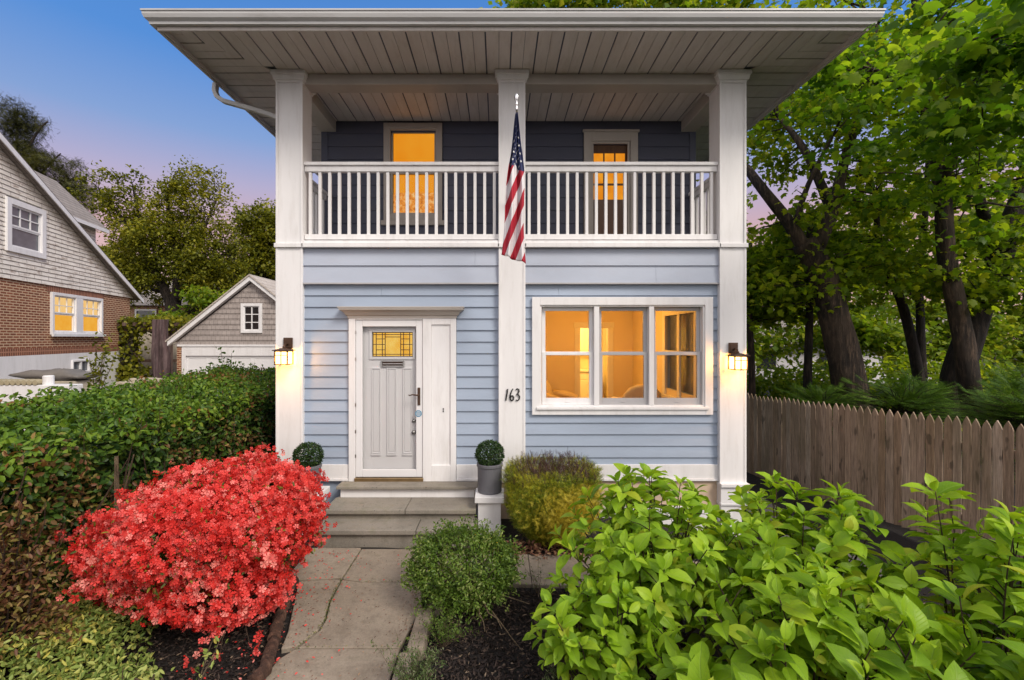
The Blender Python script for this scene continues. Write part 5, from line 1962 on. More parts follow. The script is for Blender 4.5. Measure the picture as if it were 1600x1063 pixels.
# moss in the joints
n = 1500
mo = []
for (x0, y0), (x1, y1), cnt in (((-1.30, 4.34), (-0.66, 4.34), 120), ((-1.505, 4.38), (-1.485, 4.02), 260), ((-1.485, 4.02), (-1.427, 3.76), 260), ((-1.427, 3.76), (-1.427, 3.62), 120),
                                ((-1.427, 3.62), (-1.51, 3.42), 160), ((-1.5, 3.42), (-0.74, 3.42), 80), ((-1.5, 4.40), (-1.5, 5.02), 120), ((-0.68, 3.0), (-0.66, 4.3), 420)):
    cnt = cnt // 3
    t_ = RNG.random(cnt)
    mo.append(np.stack([x0 + (x1 - x0) * t_ + RNG.normal(0, 0.008, cnt), y0 + (y1 - y0) * t_ + RNG.normal(0, 0.008, cnt), np.full(cnt, 0.002)], 1))
mo = np.concatenate(mo)
tag(leaves('moss', M['azalea_leaf'], None, mo, rnd_dir(len(mo), (0, 0, 0.8)), rnd_dir(len(mo), (0, -0.3, 0.5)), RNG.uniform(0.008, 0.018, len(mo)), 0.006, T_rhomb()),
    'moss growing in the joints of the front walk', 'moss', kind='stuff')

# ------------------------------------------------------------------ fence
FD = Vector((-0.188, 1.0, 0)).normalized()
F0 = Vector((5.60, 4.85, 0))
fn = thing('picket_fence', 'weathered grey brown stockade fence with pointed pickets along the right side', 'fence', (5.6, 4.85, 0))
perp = Vector((FD.y, -FD.x, 0))         # away from the camera side (towards +X)
s = -3.0
panels = []
cur = MB()
k = 0
while s < 8.6:
    wd = random.uniform(0.088, 0.104)
    p = F0 + FD * s
    gz = -0.09 - 0.04 * max(0, s)
    ht = gz + 1.50 + random.uniform(-0.018, 0.018)
    tl = random.uniform(-0.006, 0.006)
    t = 0.017
    prof_ = [(0.002, gz - 0.06 + random.uniform(0, 0.03)), (wd - 0.004, gz - 0.06), (wd - 0.004 + tl, ht - 0.10), (wd * 0.80 + tl, ht - 0.05), (wd * 0.5 + tl, ht), (wd * 0.20 + tl, ht - 0.05),
             (0.002 + tl, ht - 0.10)]
    bow = random.uniform(-0.006, 0.006)
    cur.extrude([p + FD * a - perp * bow + Vector((0, 0, z)) for a, z in prof_], perp * t)
    s += wd + random.uniform(0.001, 0.006)
    k += 1
    if k % 25 == 0:
        cur.build('picket_panel', M['fence'], fn, bevel=0.003)
        cur = MB()
cur.build('picket_panel', M['fence'], fn, bevel=0.003)
for z0 in (0.25, 1.10):
    b = MB()
    a0, a1 = F0 + FD * -3 + perp * 0.019, F0 + FD * 8.6 + perp * 0.019
    b.extrude([a0 + Vector((0, 0, z0)), a1 + Vector((0, 0, z0 - 0.34)), a1 + Vector((0, 0, z0 - 0.25)), a0 + Vector((0, 0, z0 + 0.09))], perp * 0.04)
    b.build('rail', M['fence'], fn)
for q in range(5):
    p = F0 + FD * (-2.6 + 2.4 * q) + perp * 0.061
    b = MB()
    b.box(p.x, p.x + 0.09, p.y, p.y + 0.09, -0.6, 1.22 - 0.09 * q)
    b.build('post', M['fence'], fn)


# ------------------------------------------------------------------ trees
def tree(name, label, base, limbs, blobs, mat_, bark, L, tm, group=None, cat='tree', per=70, cr=(0.55, 0.2), twigs=True, wr=0.85, up=1.0, leaf_jit=0.62, bend=0.0):
    """limbs: list of (points, r0, r1); blobs: (centre, radii, clusters). Clusters of leaves sit at twig ends grown from the nearest limb"""
    t = thing(name, label, cat, base, 0, group)
    b = MB()
    nodes = []
    for pts, r0, r1 in limbs:
        pts = [Vector(p) for p in pts]
        fine = []
        for i in range(len(pts) - 1):                      # Catmull-Rom for a natural line
            p0, p1, p2, p3 = pts[max(i - 1, 0)], pts[i], pts[i + 1], pts[min(i + 2, len(pts) - 1)]
            for q in range(5):
                u = q / 5
                fine.append(0.5 * ((2 * p1) + (p2 - p0) * u + (2 * p0 - 5 * p1 + 4 * p2 - p3) * u * u + (3 * p1 - p0 - 3 * p2 + p3) * u ** 3))
        fine.append(pts[-1])
        m = len(fine)
        b.tube(fine, [r0 + (r1 - r0) * (i / (m - 1)) ** 0.8 for i in range(m)], 12 if r0 > 0.08 else 8, 0.05)
        nodes += [(f, r0 + (r1 - r0) * (i / (m - 1)) ** 0.8) for i, f in enumerate(fine[m // 3:])]
    NP = np.array([list(f) for f, _ in nodes])
    P, N = [], []
    for c, rad, nc in blobs:
        d = rnd_dir(nc)
        r = RNG.random(nc) ** 0.42
        cc = np.array(c) + d * np.array(rad) * r[:, None]
        for q in cc:
            if twigs:
                dd = np.linalg.norm(NP - q, axis=1) + np.maximum(0, NP[:, 2] - q[2]) * 0.6
                i = int(np.argmin(dd))
                s0 = Vector(NP[i])
                e = Vector(q)
                rr = min(nodes[i][1] * 0.5, 0.012 + 0.008 * (e - s0).length)
                b.tube(curve_pts(s0, e, 0.10 * (e - s0).length * random.uniform(-0.3, 1), 5, 0.05 * (e - s0).length), [rr, rr * 0.8, rr * 0.6, rr * 0.42, rr * 0.2], 5)
            m = int(per * random.uniform(0.6, 1.4))
            cs = random.uniform(0.7, 1.3)
            g_ = RNG.normal(size=(m, 3)) * np.array((cr[0], cr[0], cr[1])) * 0.55 * cs
            tilt = RNG.normal(size=2) * 0.25
            g_[:, 2] += g_[:, 0] * tilt[0] + g_[:, 1] * tilt[1] - bend * (g_[:, 0] ** 2 + g_[:, 1] ** 2)
            P.append(q + g_)
    P = np.concatenate(P)
    P = P[~((P[:, 0] < 4.45) & (P[:, 0] > -4.2) & (P[:, 1] > 4.4) & (P[:, 1] < 15.2) & (P[:, 2] < 9))]     # nothing grows into the house
    n = len(P)
    b.build('trunk', M[bark], t, smooth=True)
    L_ = RNG.uniform(L * 0.7, L * 1.25, n)
    leaves('crown', M[mat_], t, P, rnd_dir(n, (0, -0.15, -0.35)), rnd_dir(n, (0, -0.1, 0.9 * up), 0.6 * leaf_jit), L_, L_ * wr, tm)
    return t


def at(x, y, d):
    return ((x - 778) * d / 711.0, d, CZ + (529 - y) * d / 711.0)


# --- right-hand wood
D = 9.2
tree('maple_tree', 'leaning maple with forked trunk behind the fence, nearest the right wall of the house', at(1335, 640, D),
     [([at(1345, 680, D), at(1325, 590, D), at(1305, 500, D), at(1280, 420, D), at(1255, 380, D)], 0.34, 0.22),
      ([at(1280, 430, D), at(1240, 360, D), at(1195, 300, D), at(1165, 262, 9.6)], 0.15, 0.08),
      ([at(1270, 405, D), at(1300, 330, D), at(1320, 250, 9.4), at(1350, 150, 9.6), at(1370, 40, 10)], 0.15, 0.05),
      ([at(1300, 330, D), at(1260, 240, 9.3), at(1215, 180, 9.8)], 0.11, 0.04),
      ([at(1240, 360, D), at(1262, 290, 9), at(1300, 215, 8.7)], 0.07, 0.03)],
     [((7.2, 9.8, 5.2), (2.4, 1.7, 1.7), 25), ((6.6, 9.6, 7.2), (1.9, 1.6, 1.6), 32), ((6.3, 9.6, 3.6), (1.4, 1.0, 0.9), 26), ((7.8, 10.5, 9.0), (2.8, 2, 1.6), 36)],
     'maple', 'bark', 0.135, T_maple(), 'trees beyond the fence', per=72, cr=(0.62, 0.12))
D = 8.3
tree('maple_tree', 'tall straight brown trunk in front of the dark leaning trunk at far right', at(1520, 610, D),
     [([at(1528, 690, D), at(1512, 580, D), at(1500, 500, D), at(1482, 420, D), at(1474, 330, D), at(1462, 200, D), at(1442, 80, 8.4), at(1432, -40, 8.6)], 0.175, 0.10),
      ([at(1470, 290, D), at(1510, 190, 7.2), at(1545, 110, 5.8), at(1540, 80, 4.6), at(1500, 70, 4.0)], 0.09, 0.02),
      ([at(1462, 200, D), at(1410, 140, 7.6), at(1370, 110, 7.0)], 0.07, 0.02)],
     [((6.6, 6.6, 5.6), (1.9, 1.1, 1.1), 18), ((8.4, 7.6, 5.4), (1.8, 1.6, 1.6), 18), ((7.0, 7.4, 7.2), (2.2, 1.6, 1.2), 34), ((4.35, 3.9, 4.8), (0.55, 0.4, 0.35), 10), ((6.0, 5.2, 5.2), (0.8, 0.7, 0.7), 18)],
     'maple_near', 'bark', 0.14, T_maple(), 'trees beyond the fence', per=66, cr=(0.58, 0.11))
D = 9.6
tree('maple_tree', 'thick dark trunk leaning right at the right edge behind the straight trunk', at(1500, 600, D),
     [([at(1488, 660, D), at(1500, 570, D), at(1530, 480, D), at(1565, 390, D), at(1600, 300, D), at(1625, 200, D), at(1640, 80, D)], 0.29, 0.15),
      ([at(1560, 400, D), at(1530, 310, 9.3), at(1520, 220, 9.2), at(1540, 130, 9.2)], 0.12, 0.04)],
     [((9.9, 9.4, 5.4), (2.2, 1.8, 2.0), 26), ((10.4, 9.2, 8.0), (2.4, 1.8, 1.6), 40), ((9.4, 8.8, 3.9), (1.7, 1.2, 1.0), 30)],
     'maple', 'bark_dark', 0.135, T_maple(), 'trees beyond the fence', per=72, cr=(0.6, 0.12))
D = 10.5
tree('young_tree', 'slender leaning young trunk between the two large maples', at(1440, 585, D),
     [([at(1445, 640, D), at(1430, 560, D), at(1408, 470, D), at(1388, 430, D), at(1372, 370, D), at(1368, 300, D)], 0.13, 0.05),
      ([at(1440, 590, D), at(1438, 500, 10.7), at(1436, 430, 10.8), at(1445, 340, 10.9), at(1450, 250, 11)], 0.10, 0.05)],
     [((9.2, 11, 5.6), (1.8, 1.2, 1.5), 18), ((8.7, 10.8, 3.9), (1.5, 1.0, 0.9), 26)],
     'maple', 'bark_dark', 0.14, T_maple(), 'trees beyond the fence', per=60, cr=(0.55, 0.16))
D = 10.0
tree('young_tree', 'thin dark upright trunk just left of the leaning forked maple', at(1262, 640, D),
     [([at(1262, 690, D), at(1262, 580, D), at(1265, 480, D), at(1262, 400, D), at(1270, 330, D)], 0.10, 0.05)],
     [((6.5, 10.6, 3.4), (1.0, 0.9, 0.6), 26), ((7.0, 11, 4.6), (1.0, 0.9, 0.7), 24)],
     'maple', 'bark_dark', 0.14, T_maple(), 'trees beyond the fence', per=60, cr=(0.5, 0.14))
D = 10.8
tree('young_tree', 'thin brown trunk beside the right lantern close to the house wall', at(1175, 600, D),
     [([at(1176, 660, D), at(1174, 560, D), at(1170, 470, D), at(1172, 380, D)], 0.085, 0.05)],
     [((5.9, 11.2, 3.9), (0.8, 0.8, 0.8), 30), ((6.2, 11.2, 2.9), (0.8, 0.7, 0.5), 18)],
     'maple', 'bark', 0.14, T_maple(), 'trees beyond the fence', per=60, cr=(0.5, 0.14))
# sunlit trees further back
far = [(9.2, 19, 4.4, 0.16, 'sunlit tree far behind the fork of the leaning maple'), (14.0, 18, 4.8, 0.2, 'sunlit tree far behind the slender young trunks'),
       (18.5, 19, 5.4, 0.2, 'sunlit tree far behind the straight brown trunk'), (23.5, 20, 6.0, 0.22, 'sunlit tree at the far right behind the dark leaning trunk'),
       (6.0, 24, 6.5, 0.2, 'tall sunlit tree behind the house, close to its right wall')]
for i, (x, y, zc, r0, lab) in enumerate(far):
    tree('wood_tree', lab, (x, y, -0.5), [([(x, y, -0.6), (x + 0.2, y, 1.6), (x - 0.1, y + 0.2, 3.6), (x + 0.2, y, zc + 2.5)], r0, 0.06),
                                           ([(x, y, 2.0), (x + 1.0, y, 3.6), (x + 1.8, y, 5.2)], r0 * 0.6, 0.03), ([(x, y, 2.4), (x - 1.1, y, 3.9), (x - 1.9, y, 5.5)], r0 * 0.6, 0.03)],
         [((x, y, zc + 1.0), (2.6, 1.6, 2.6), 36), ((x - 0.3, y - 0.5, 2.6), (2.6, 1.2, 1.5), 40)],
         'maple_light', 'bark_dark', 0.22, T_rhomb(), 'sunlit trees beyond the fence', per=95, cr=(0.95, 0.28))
# big tree whose top shows over the roof
tree('shade_tree', 'tall tree behind the house whose top leaves show above the roof gutter', (5.4, 18, -0.4),
     [([(5.4, 18, -0.5), (5.3, 18, 5), (5.0, 18, 9), (4.2, 17.8, 13), (3.4, 17.6, 15.5)], 0.42, 0.10), ([(5.2, 18, 7), (7, 17.5, 10.5), (8.5, 17, 14)], 0.24, 0.06),
      ([(5.0, 18, 9), (2.5, 17.5, 12), (0.8, 17.2, 14.6)], 0.20, 0.05), ([(5.1, 18, 8.5), (5.6, 17.4, 12), (6.2, 17.2, 15.5)], 0.18, 0.05)],
     [((3.0, 17.5, 14.9), (3.4, 2.0, 1.2), 62), ((7.6, 17.2, 14.0), (3.0, 2.0, 1.8), 66), ((10.0, 17, 11.5), (2.4, 2, 2.4), 50), ((6.0, 17.6, 10.5), (4, 2, 2), 50)],
     'maple_light', 'bark_dark', 0.24, T_rhomb(), per=75, cr=(0.9, 0.3))


# hemlock-like evergreens over the fence
def evergreen(label, c, rad, n, L=0.20):
    t = thing('hemlock_bush', label, 'evergreen shrub', (c[0], c[1], -0.2), 0, 'dark evergreen shrubs behind the fence')
    b = MB()
    P, T, N = [], [], []
    for k in range(n):
        dd = rnd_dir(1, (0, -0.1, 0.35))[0]
        e = Vector(c) + Vector((dd[0] * rad[0], dd[1] * rad[1], dd[2] * rad[2])) * random.uniform(0.55, 1.05)
        s0 = Vector((c[0] + random.uniform(-.12, .12), c[1] + random.uniform(-.12, .12), max(0.2, min(e.z - 0.25, c[2]))))
        ax = (e - s0)
        cp = curve_pts(s0, e, 0.13, 6, 0.02)
        b.tube(cp, [0.012, 0.010, 0.008, 0.006, 0.004, 0.002], 4)
        side = ax.cross(Vector((0, 0, 1))).normalized()
        for j in range(20):
            u = 0.25 + 0.75 * random.random()
            p = s0.lerp(e, u)
            p.z += 0.13 * math.sin(math.pi * u)
            sg = random.choice((-1, 1))
            dr_ = ax.normalized() * 0.7 + side * sg * random.uniform(0.3, 1.0) + Vector((0, 0, random.uniform(-0.35, 0.05)))
            P.append(p)
            T.append(dr_)
            N.append((random.gauss(0, .2), random.gauss(0, .2) - 0.15, 1))
    b.tube([(c[0], c[1], -0.4), (c[0], c[1], c[2])], [0.06, 0.03], 8)
    b.build('trunk', M['bark_dark'], t)
    n_ = len(P)
    leaves('foliage', M['hemlock'], t, np.array(P), np.array(T), np.array(N), RNG.uniform(L * 0.7, L * 1.3, n_), RNG.uniform(L * 0.5, L * 0.8, n_), T_needle())


evergreen('dark evergreen shrub spilling over the fence at the right edge', (7.0, 5.95, 1.0), (1.15, 0.9, 0.78), 170)
evergreen('dark evergreen shrub spilling over the middle of the fence', (6.75, 7.6, 0.95), (1.1, 0.9, 0.72), 150)
evergreen('dark evergreen shrub around the foot of the leaning forked maple', (6.35, 9.0, 0.75), (1.0, 0.8, 0.7), 120)
evergreen('dark evergreen shrub between the straight trunk and the right edge', (8.9, 7.4, 1.1), (1.2, 0.9, 0.85), 130)
for i, (x, y, zt, lab) in enumerate(((5.75, 12.4, 1.5, 'light green leafy bush behind the far end of the fence beside the house'), (8.4, 12.5, 1.6, 'light green leafy bush behind the leaning forked maple'),
                                     (11.2, 12.0, 1.7, 'round leaved bush behind the straight brown trunk'), (14.0, 13.0, 1.8, 'light green leafy bush at the right edge beyond the evergreens'))):
    tree('understory_bush', lab, (x, y, -0.5), [([(x, y, -0.6), (x, y, 0.6), (x + 0.2, y, zt)], 0.05, 0.02)], [((x, y, zt * 0.55), (1.5, 1.0, 0.85), 52)],
         'maple_light' if i != 2 else 'maple', 'bark_dark', 0.13, T_oval(), 'leafy bushes under the trees', 'bush', per=70, cr=(0.42, 0.22), wr=0.7)

# pale house far behind the trees
nb = thing('far_house', 'pale grey low house glimpsed through the trunks on the right', 'house', (21, 30, -0.5))
b = MB()
b.box(14, 30, 29, 36, -1, 1.9)
b.build('wall', paint('far_wall_paint', (0.66, 0.64, 0.66), 0.8, 0.05), nb)
b = MB()
b.add([(13.4, 28.4, 1.85), (30.6, 28.4, 1.85), (30.6, 36.6, 1.85), (13.4, 36.6, 1.85), (13.4, 32.5, 4.6), (30.6, 32.5, 4.6)], [(0, 1, 5, 4), (2, 3, 4, 5), (1, 2, 5), (3, 0, 4), (3, 2, 1, 0)])
b.build('roof', M['roof_grey'], nb)
for x in (16.5, 20.5, 24.5):
    MB().box(x, x + 1.2, 28.96, 28.998, 0.4, 1.5).build('window', M['dark_glass'], nb)

# ------------------------------------------------------------------ left background
# neighbour house: local x runs along its wall away from the camera, outside is -y
WD = Vector((-0.2425, 0.970, 0))
nh = thing('neighbour_house', 'old brick house with peeling white shingled gable on the left', 'house', (-14.22, 13.0, 0), math.atan2(WD.y, WD.x))


def NB():
    return MB()


LW = (2.0, 4.78, 2.446, 3.853)
BWN = (3.0, 3.99, 1.08, 1.55)
b = NB()
holed(b, -9.5, 6.85, 1.80, 4.06, 0.0, 0.25, [LW])
b.box(6.6, 6.85, 0.25, 8.0, -0.9, 4.06)
b.box(-9.5, -9.25, 0.25, 8.0, -0.9, 4.06)
b.build('brick_wall', M['brick'], nh, local=True)
b = NB()
b.box(-9.5, 6.86, -0.022, -0.001, 1.80, 2.02)
b.box(1.85, 4.93, -0.020, -0.001, 3.86, 4.055)
b.build('soldier_course', M['brick_soldier'], nh, local=True)
b = NB()
holed(b, -9.5, 6.86, -0.9, 1.798, -0.03, 0.25, [BWN])
b.build('foundation', M['white'], nh, local=True)
slope = 0.514


def rk(l):
    return 7.70 - slope * l


# gable with shingle courses
b = NB()
z = 4.062
x_r = -5.0
GW = (0.16, 1.60, 4.92, 6.36)
while z < 10.2:
    z1 = z + 0.135
    def xe(q):
        return min(7.02, (7.70 - q) / slope)
    segs = [(-9.9, z, z1)]
    x_hi0, x_hi1 = xe(z), xe(z1)
    x_lo0, x_lo1 = x_r - (x_hi0 - x_r), x_r - (x_hi1 - x_r)
    if x_hi1 <= x_lo1:
        break
    pieces = [(x_lo0, x_lo1, x_hi0, x_hi1)]
    if z1 > GW[2] and z < GW[3]:
        pieces = [(x_lo0, x_lo1, GW[0], GW[0]), (GW[1], GW[1], x_hi0, x_hi1)]
    for a0, a1, c0, c1 in pieces:
        b.hexa([(a0, -0.055, z), (c0, -0.055, z), (c0, 0.1, z), (a0, 0.1, z)], [(a1, -0.035, z1), (c1, -0.035, z1), (c1, 0.1, z1), (a1, 0.1, z1)])
    z = z1
b.build('gable_wall', M['shake'], nh, local=True)
# roof slabs and rake board
b = NB()
for sgn in (1, -1):
    def L(l):
        return x_r + sgn * (l - x_r)
    p = [(L(x_r), -0.30, rk(x_r) + 0.02), (L(7.25), -0.30, rk(7.25) + 0.02), (L(7.25), -0.30, rk(7.25) + 0.14), (L(x_r), -0.30, rk(x_r) + 0.14)]
    b.extrude(p if sgn < 0 else p[::-1], (0, 8.6, 0))
rf = b.build('roof', M['roof_grey'], nh, local=True)
b = NB()
for sgn in (1, -1):
    def L(l):
        return x_r + sgn * (l - x_r)
    p = [(L(x_r), -0.33, rk(x_r) - 0.09), (L(7.27), -0.33, rk(7.27) - 0.09), (L(7.27), -0.33, rk(7.27) + 0.07), (L(x_r), -0.33, rk(x_r) + 0.07)]
    b.extrude(p if sgn < 0 else p[::-1], (0, 0.028, 0))
b.build('rake_board', M['white'], rf, local=True)
# dormer
b = NB()
dl0, dl1 = 1.5, 6.85
b.hexa([(dl0, 1.25, 4.3), (dl1, 1.25, 4.3), (dl1, 4.4, 4.3), (dl0, 4.4, 4.3)], [(dl0, 1.25, 7.05), (dl1, 1.25, 7.05), (dl1, 4.4, 7.05), (dl0, 4.4, 7.05)])
dm = b.build('dormer', M['shake'], nh, local=True)
b = NB()
for p in ([(0.0, 0.95, 6.90), (0.0, 2.8, 8.85), (0.0, 2.8, 8.97), (0.0, 0.95, 7.02)], [(0.0, 2.8, 8.85), (0.0, 4.65, 6.90), (0.0, 4.65, 7.02), (0.0, 2.8, 8.97)]):
    b.extrude([(-0.6, y, z) for _, y, z in p], (7.75, 0, 0))
b.build('dormer_roof', M['roof_grey'], dm, local=True)
b = NB()
b.box(-0.6, 7.16, 0.91, 0.949, 6.86, 7.00)
b.build('dormer_eave', M['white'], dm, local=True)


def nwin(name, x0, x1, z0, z1, wd, ydep=-0.075):
    b = NB()
    frame(b, x0, x1, z0, z1, ydep, 0.02, wd)
    return b.build(name, M['white'], nh, local=True, bevel=0.006)


gw = nwin('window', 0.10, 1.66, 4.86, 6.42, 0.17, -0.11)
b = NB()
b.box(0.27, 1.49, -0.02, 0.0, 5.03, 6.25)
b.build('pane', M['grey_glass'], gw, local=True)
b = NB()
frame(b, 0.27, 1.49, 5.62, 6.25, -0.06, -0.021, 0.05)
frame(b, 0.27, 1.49, 5.03, 5.62, -0.045, -0.021, 0.045)
for q in (1, 2):
    b.box(0.27 + 1.22 * q / 3 - 0.015, 0.27 + 1.22 * q / 3 + 0.015, -0.05, -0.021, 5.62, 6.25)
b.box(0.27, 1.49, -0.049, -0.021, 5.92, 5.95)
b.build('sash', M['white'], gw, local=True)
lw = nwin('window', LW[0], LW[1], LW[2], LW[3], 0.10)
b = NB()
b.box(3.20, 3.58, -0.07, 0.02, LW[2] + 0.1, LW[3] - 0.1)
b.box(LW[0] - 0.06, LW[1] + 0.06, -0.14, -0.076, LW[2] - 0.06, LW[2] + 0.03)
b.build('mullion', M['white'], lw, local=True)
for a, c in ((2.10, 3.20), (3.58, 4.68)):
    zm = 3.16
    b = NB()
    b.box(a + 0.04, c - 0.04, 0.05, 0.06, zm, LW[3] - 0.13)
    b.build('curtain', M['lit_curtain'], lw, local=True)
    b = NB()
    b.box(a + 0.04, c - 0.04, 0.05, 0.06, LW[2] + 0.13, zm - 0.001)
    b.build('shade', M['lit_shade'], lw, local=True)
    b = NB()
    frame(b, a, c, zm, LW[3] - 0.1, -0.02, 0.04, 0.045)
    frame(b, a, c, LW[2] + 0.1, zm - 0.001, 0.0, 0.045, 0.045)
    for q in (1, 2):
        b.box(a + (c - a) * q / 3 - 0.012, a + (c - a) * q / 3 + 0.012, 0.0, 0.03, zm + 0.045, LW[3] - 0.145)
    b.box(a + 0.045, c - 0.045, 0.001, 0.029, 3.42, 3.445)
    b.build('sash', M['white'], lw, local=True)
bwn = nwin('window', BWN[0], BWN[1], BWN[2], BWN[3], 0.06)
b = NB()
b.box(3.06, 3.93, 0.0, 0.01, 1.14, 1.49)
b.build('pane', M['grey_glass'], bwn, local=True)
b = NB()
b.box(3.45, 3.53, -0.06, -0.001, 1.14, 1.49)
b.build('mullion', M['white'], bwn, local=True)

# garage ---------------------------------------------------------------
GY = 17.0
gs = GY / 711.0


def gxp(x):
    return (x - 778) * gs


def gzp(y):
    return CZ + (529 - y) * gs


ga = thing('garage', 'grey shingled gable garage with white overhead door behind the hedge', 'garage', (gxp(395), GY, -0.6))
pk = (gxp(395), gzp(437))
el_, er_ = gxp(268), gxp(522)
ez = gzp(538)
sl_ = (pk[1] - ez) / (pk[0] - el_)
b = MB()
gwx0, gwx1, gwz0, gwz1 = gxp(382), gxp(407), gzp(517), gzp(478)
z = gzp(540)
zt_ = pk[1] - 0.12
while z < zt_:
    z1 = min(z + 0.20, zt_)
    h0, h1 = (pk[1] - 0.10 - z) / sl_ - 0.02, (pk[1] - 0.10 - z1) / sl_ - 0.02
    zc = sorted({z, z1} | {v for v in (gwz0, gwz1) if z < v < z1})
    for a_, c_ in zip(zc, zc[1:]):
        ha, hc = h0 + (h1 - h0) * (a_ - z) / (z1 - z), h0 + (h1 - h0) * (c_ - z) / (z1 - z)
        ya, yc_ = -0.05 + 0.022 * (a_ - z) / 0.2, -0.05 + 0.022 * (c_ - z) / 0.2
        ps = [(pk[0] - ha, pk[0] - hc, pk[0] + ha, pk[0] + hc)]
        if gwz0 < (a_ + c_) / 2 < gwz1:
            ps = [(pk[0] - ha, pk[0] - hc, gwx0, gwx0), (gwx1, gwx1, pk[0] + ha, pk[0] + hc)]
        for l0, l1, r0_, r1_ in ps:
            b.hexa([(l0, GY + ya, a_), (r0_, GY + ya, a_), (r0_, GY + 0.1, a_), (l0, GY + 0.1, a_)], [(l1, GY + yc_, c_), (r1_, GY + yc_, c_), (r1_, GY + 0.1, c_), (l1, GY + 0.1, c_)])
    z = z1
b.build('gable_wall', M['shake_grey'], ga)
b = MB()
dtop = gzp(556)
for x0, x1, xx in ((gxp(277), gxp(285), gxp(277)), (gxp(505), gxp(513), gxp(513) - 0.2)):
    MB().box(x0, x1, GY - 0.02, GY + 0.3, -0.9, gzp(540)).box(xx, xx + 0.2, GY + 0.299, GY + 6.5, -0.89, gzp(540) - 0.01).build('brick_pier', M['brick'], ga)
b = MB()
b.box(gxp(279), gxp(511), GY - 0.075, GY - 0.051, gzp(541.5), gzp(538.5))
b.box(gxp(285.2), gxp(504.8), GY - 0.045, GY + 0.1, dtop, gzp(541.6))
b.box(gxp(285.2), gxp(291), GY - 0.045, GY + 0.1, -0.9, dtop - 0.001)
b.box(gxp(499), gxp(504.8), GY - 0.045, GY + 0.1, -0.9, dtop - 0.001)
for sgn in (1, -1):
    e_ = (el_ if sgn > 0 else er_)
    p = [(e_, GY - 0.22, ez - 0.06), (pk[0], GY - 0.22, pk[1] - 0.06), (pk[0], GY - 0.22, pk[1] + 0.11), (e_, GY - 0.22, ez + 0.11)]
    b.extrude(p if sgn > 0 else p[::-1], (0, 0.17, 0))
b.build('white_trim', M['white'], ga)
b = MB()
for sgn in (1, -1):
    e_ = (el_ - 0.05 if sgn > 0 else er_ + 0.05)
    ez2 = pk[1] + 0.112 - sl_ * abs(e_ - pk[0])
    p = [(e_, GY - 0.26, ez2), (pk[0], GY - 0.26, pk[1] + 0.112), (pk[0], GY - 0.26, pk[1] + 0.17), (e_, GY - 0.26, ez2 + 0.058)]
    b.extrude(p if sgn > 0 else p[::-1], (0, 7.0, 0))
b.build('roof', M['roof_pale'], ga)
b = MB()
hgt = (dtop + 0.75) / 4
for r_ in range(4):
    z0 = -0.75 + r_ * hgt
    b.box(gxp(291.2), gxp(498.8), GY + 0.02, GY + 0.06, z0 + 0.004, z0 + hgt - 0.004)
    for c_ in range(6):
        a0 = gxp(291.2) + (gxp(498.8) - gxp(291.2)) * c_ / 6
        a1 = gxp(291.2) + (gxp(498.8) - gxp(291.2)) * (c_ + 1) / 6
        frame(b, a0 + 0.06, a1 - 0.06, z0 + 0.08, z0 + hgt - 0.08, GY + 0.008, GY + 0.0195, 0.025)
b.build('garage_door', M['door_white'], ga, bevel=0.004)
b = MB()
frame(b, gxp(378), gxp(411), gzp(520.5), gzp(474.5), GY - 0.09, GY + 0.03, 0.10)
gwf = b.build('window', M['white'], ga, bevel=0.005)
b = MB()
b.box(gwx0, gwx1, GY - 0.02, GY - 0.01, gwz0, gwz1)
b.build('pane', M['dark_glass'], gwf)
b = MB()
frame(b, gxp(382.2), gxp(406.8), gzp(516.5), gzp(478.5), GY - 0.055, GY - 0.021, 0.04)
b.box(gxp(394.5) - 0.018, gxp(394.5) + 0.018, GY - 0.05, GY - 0.021, gzp(516), gzp(479))
for yy in (491.5, 504):
    b.box(gxp(383), gxp(406), GY - 0.049, GY - 0.0215, gzp(yy) - 0.016, gzp(yy) + 0.016)
b.build('muntin', M['white'], gwf)

# pergola and yard between -----------------------------------------------
pg = thing('pergola', 'vine grown timber pergola between the brick house and the garage', 'pergola', at(235, 600, 19))
b = MB()
for x, wd in ((206, 0.22), (246, 0.16), (262, 0.16)):
    X, Y, Z = at(x, 590, 19)
    b.box(X - wd / 2, X + wd / 2, Y, Y + 0.2, -0.9, CZ + (529 - 515) * 19 / 711)
b.build('post', M['old_wood'], pg)
b = MB()
X0, X1 = at(182, 0, 19)[0], at(292, 0, 19)[0]
zt_ = CZ + (529 - 518) * 19 / 711
b.box(X0, X1, 18.9, 19.05, zt_, zt_ + 0.22)
b.box(X0, X1, 20.4, 20.55, zt_, zt_ + 0.22)
for k in range(7):
    xx = X0 + 0.15 + k * (X1 - X0 - 0.4) / 6
    b.box(xx, xx + 0.09, 18.6, 20.9, zt_ + 0.221, zt_ + 0.36)
b.box(X0, X1, 19.3, 19.38, zt_ - 1.3, zt_ - 1.18)
b.build('beam', M['old_wood'], pg)
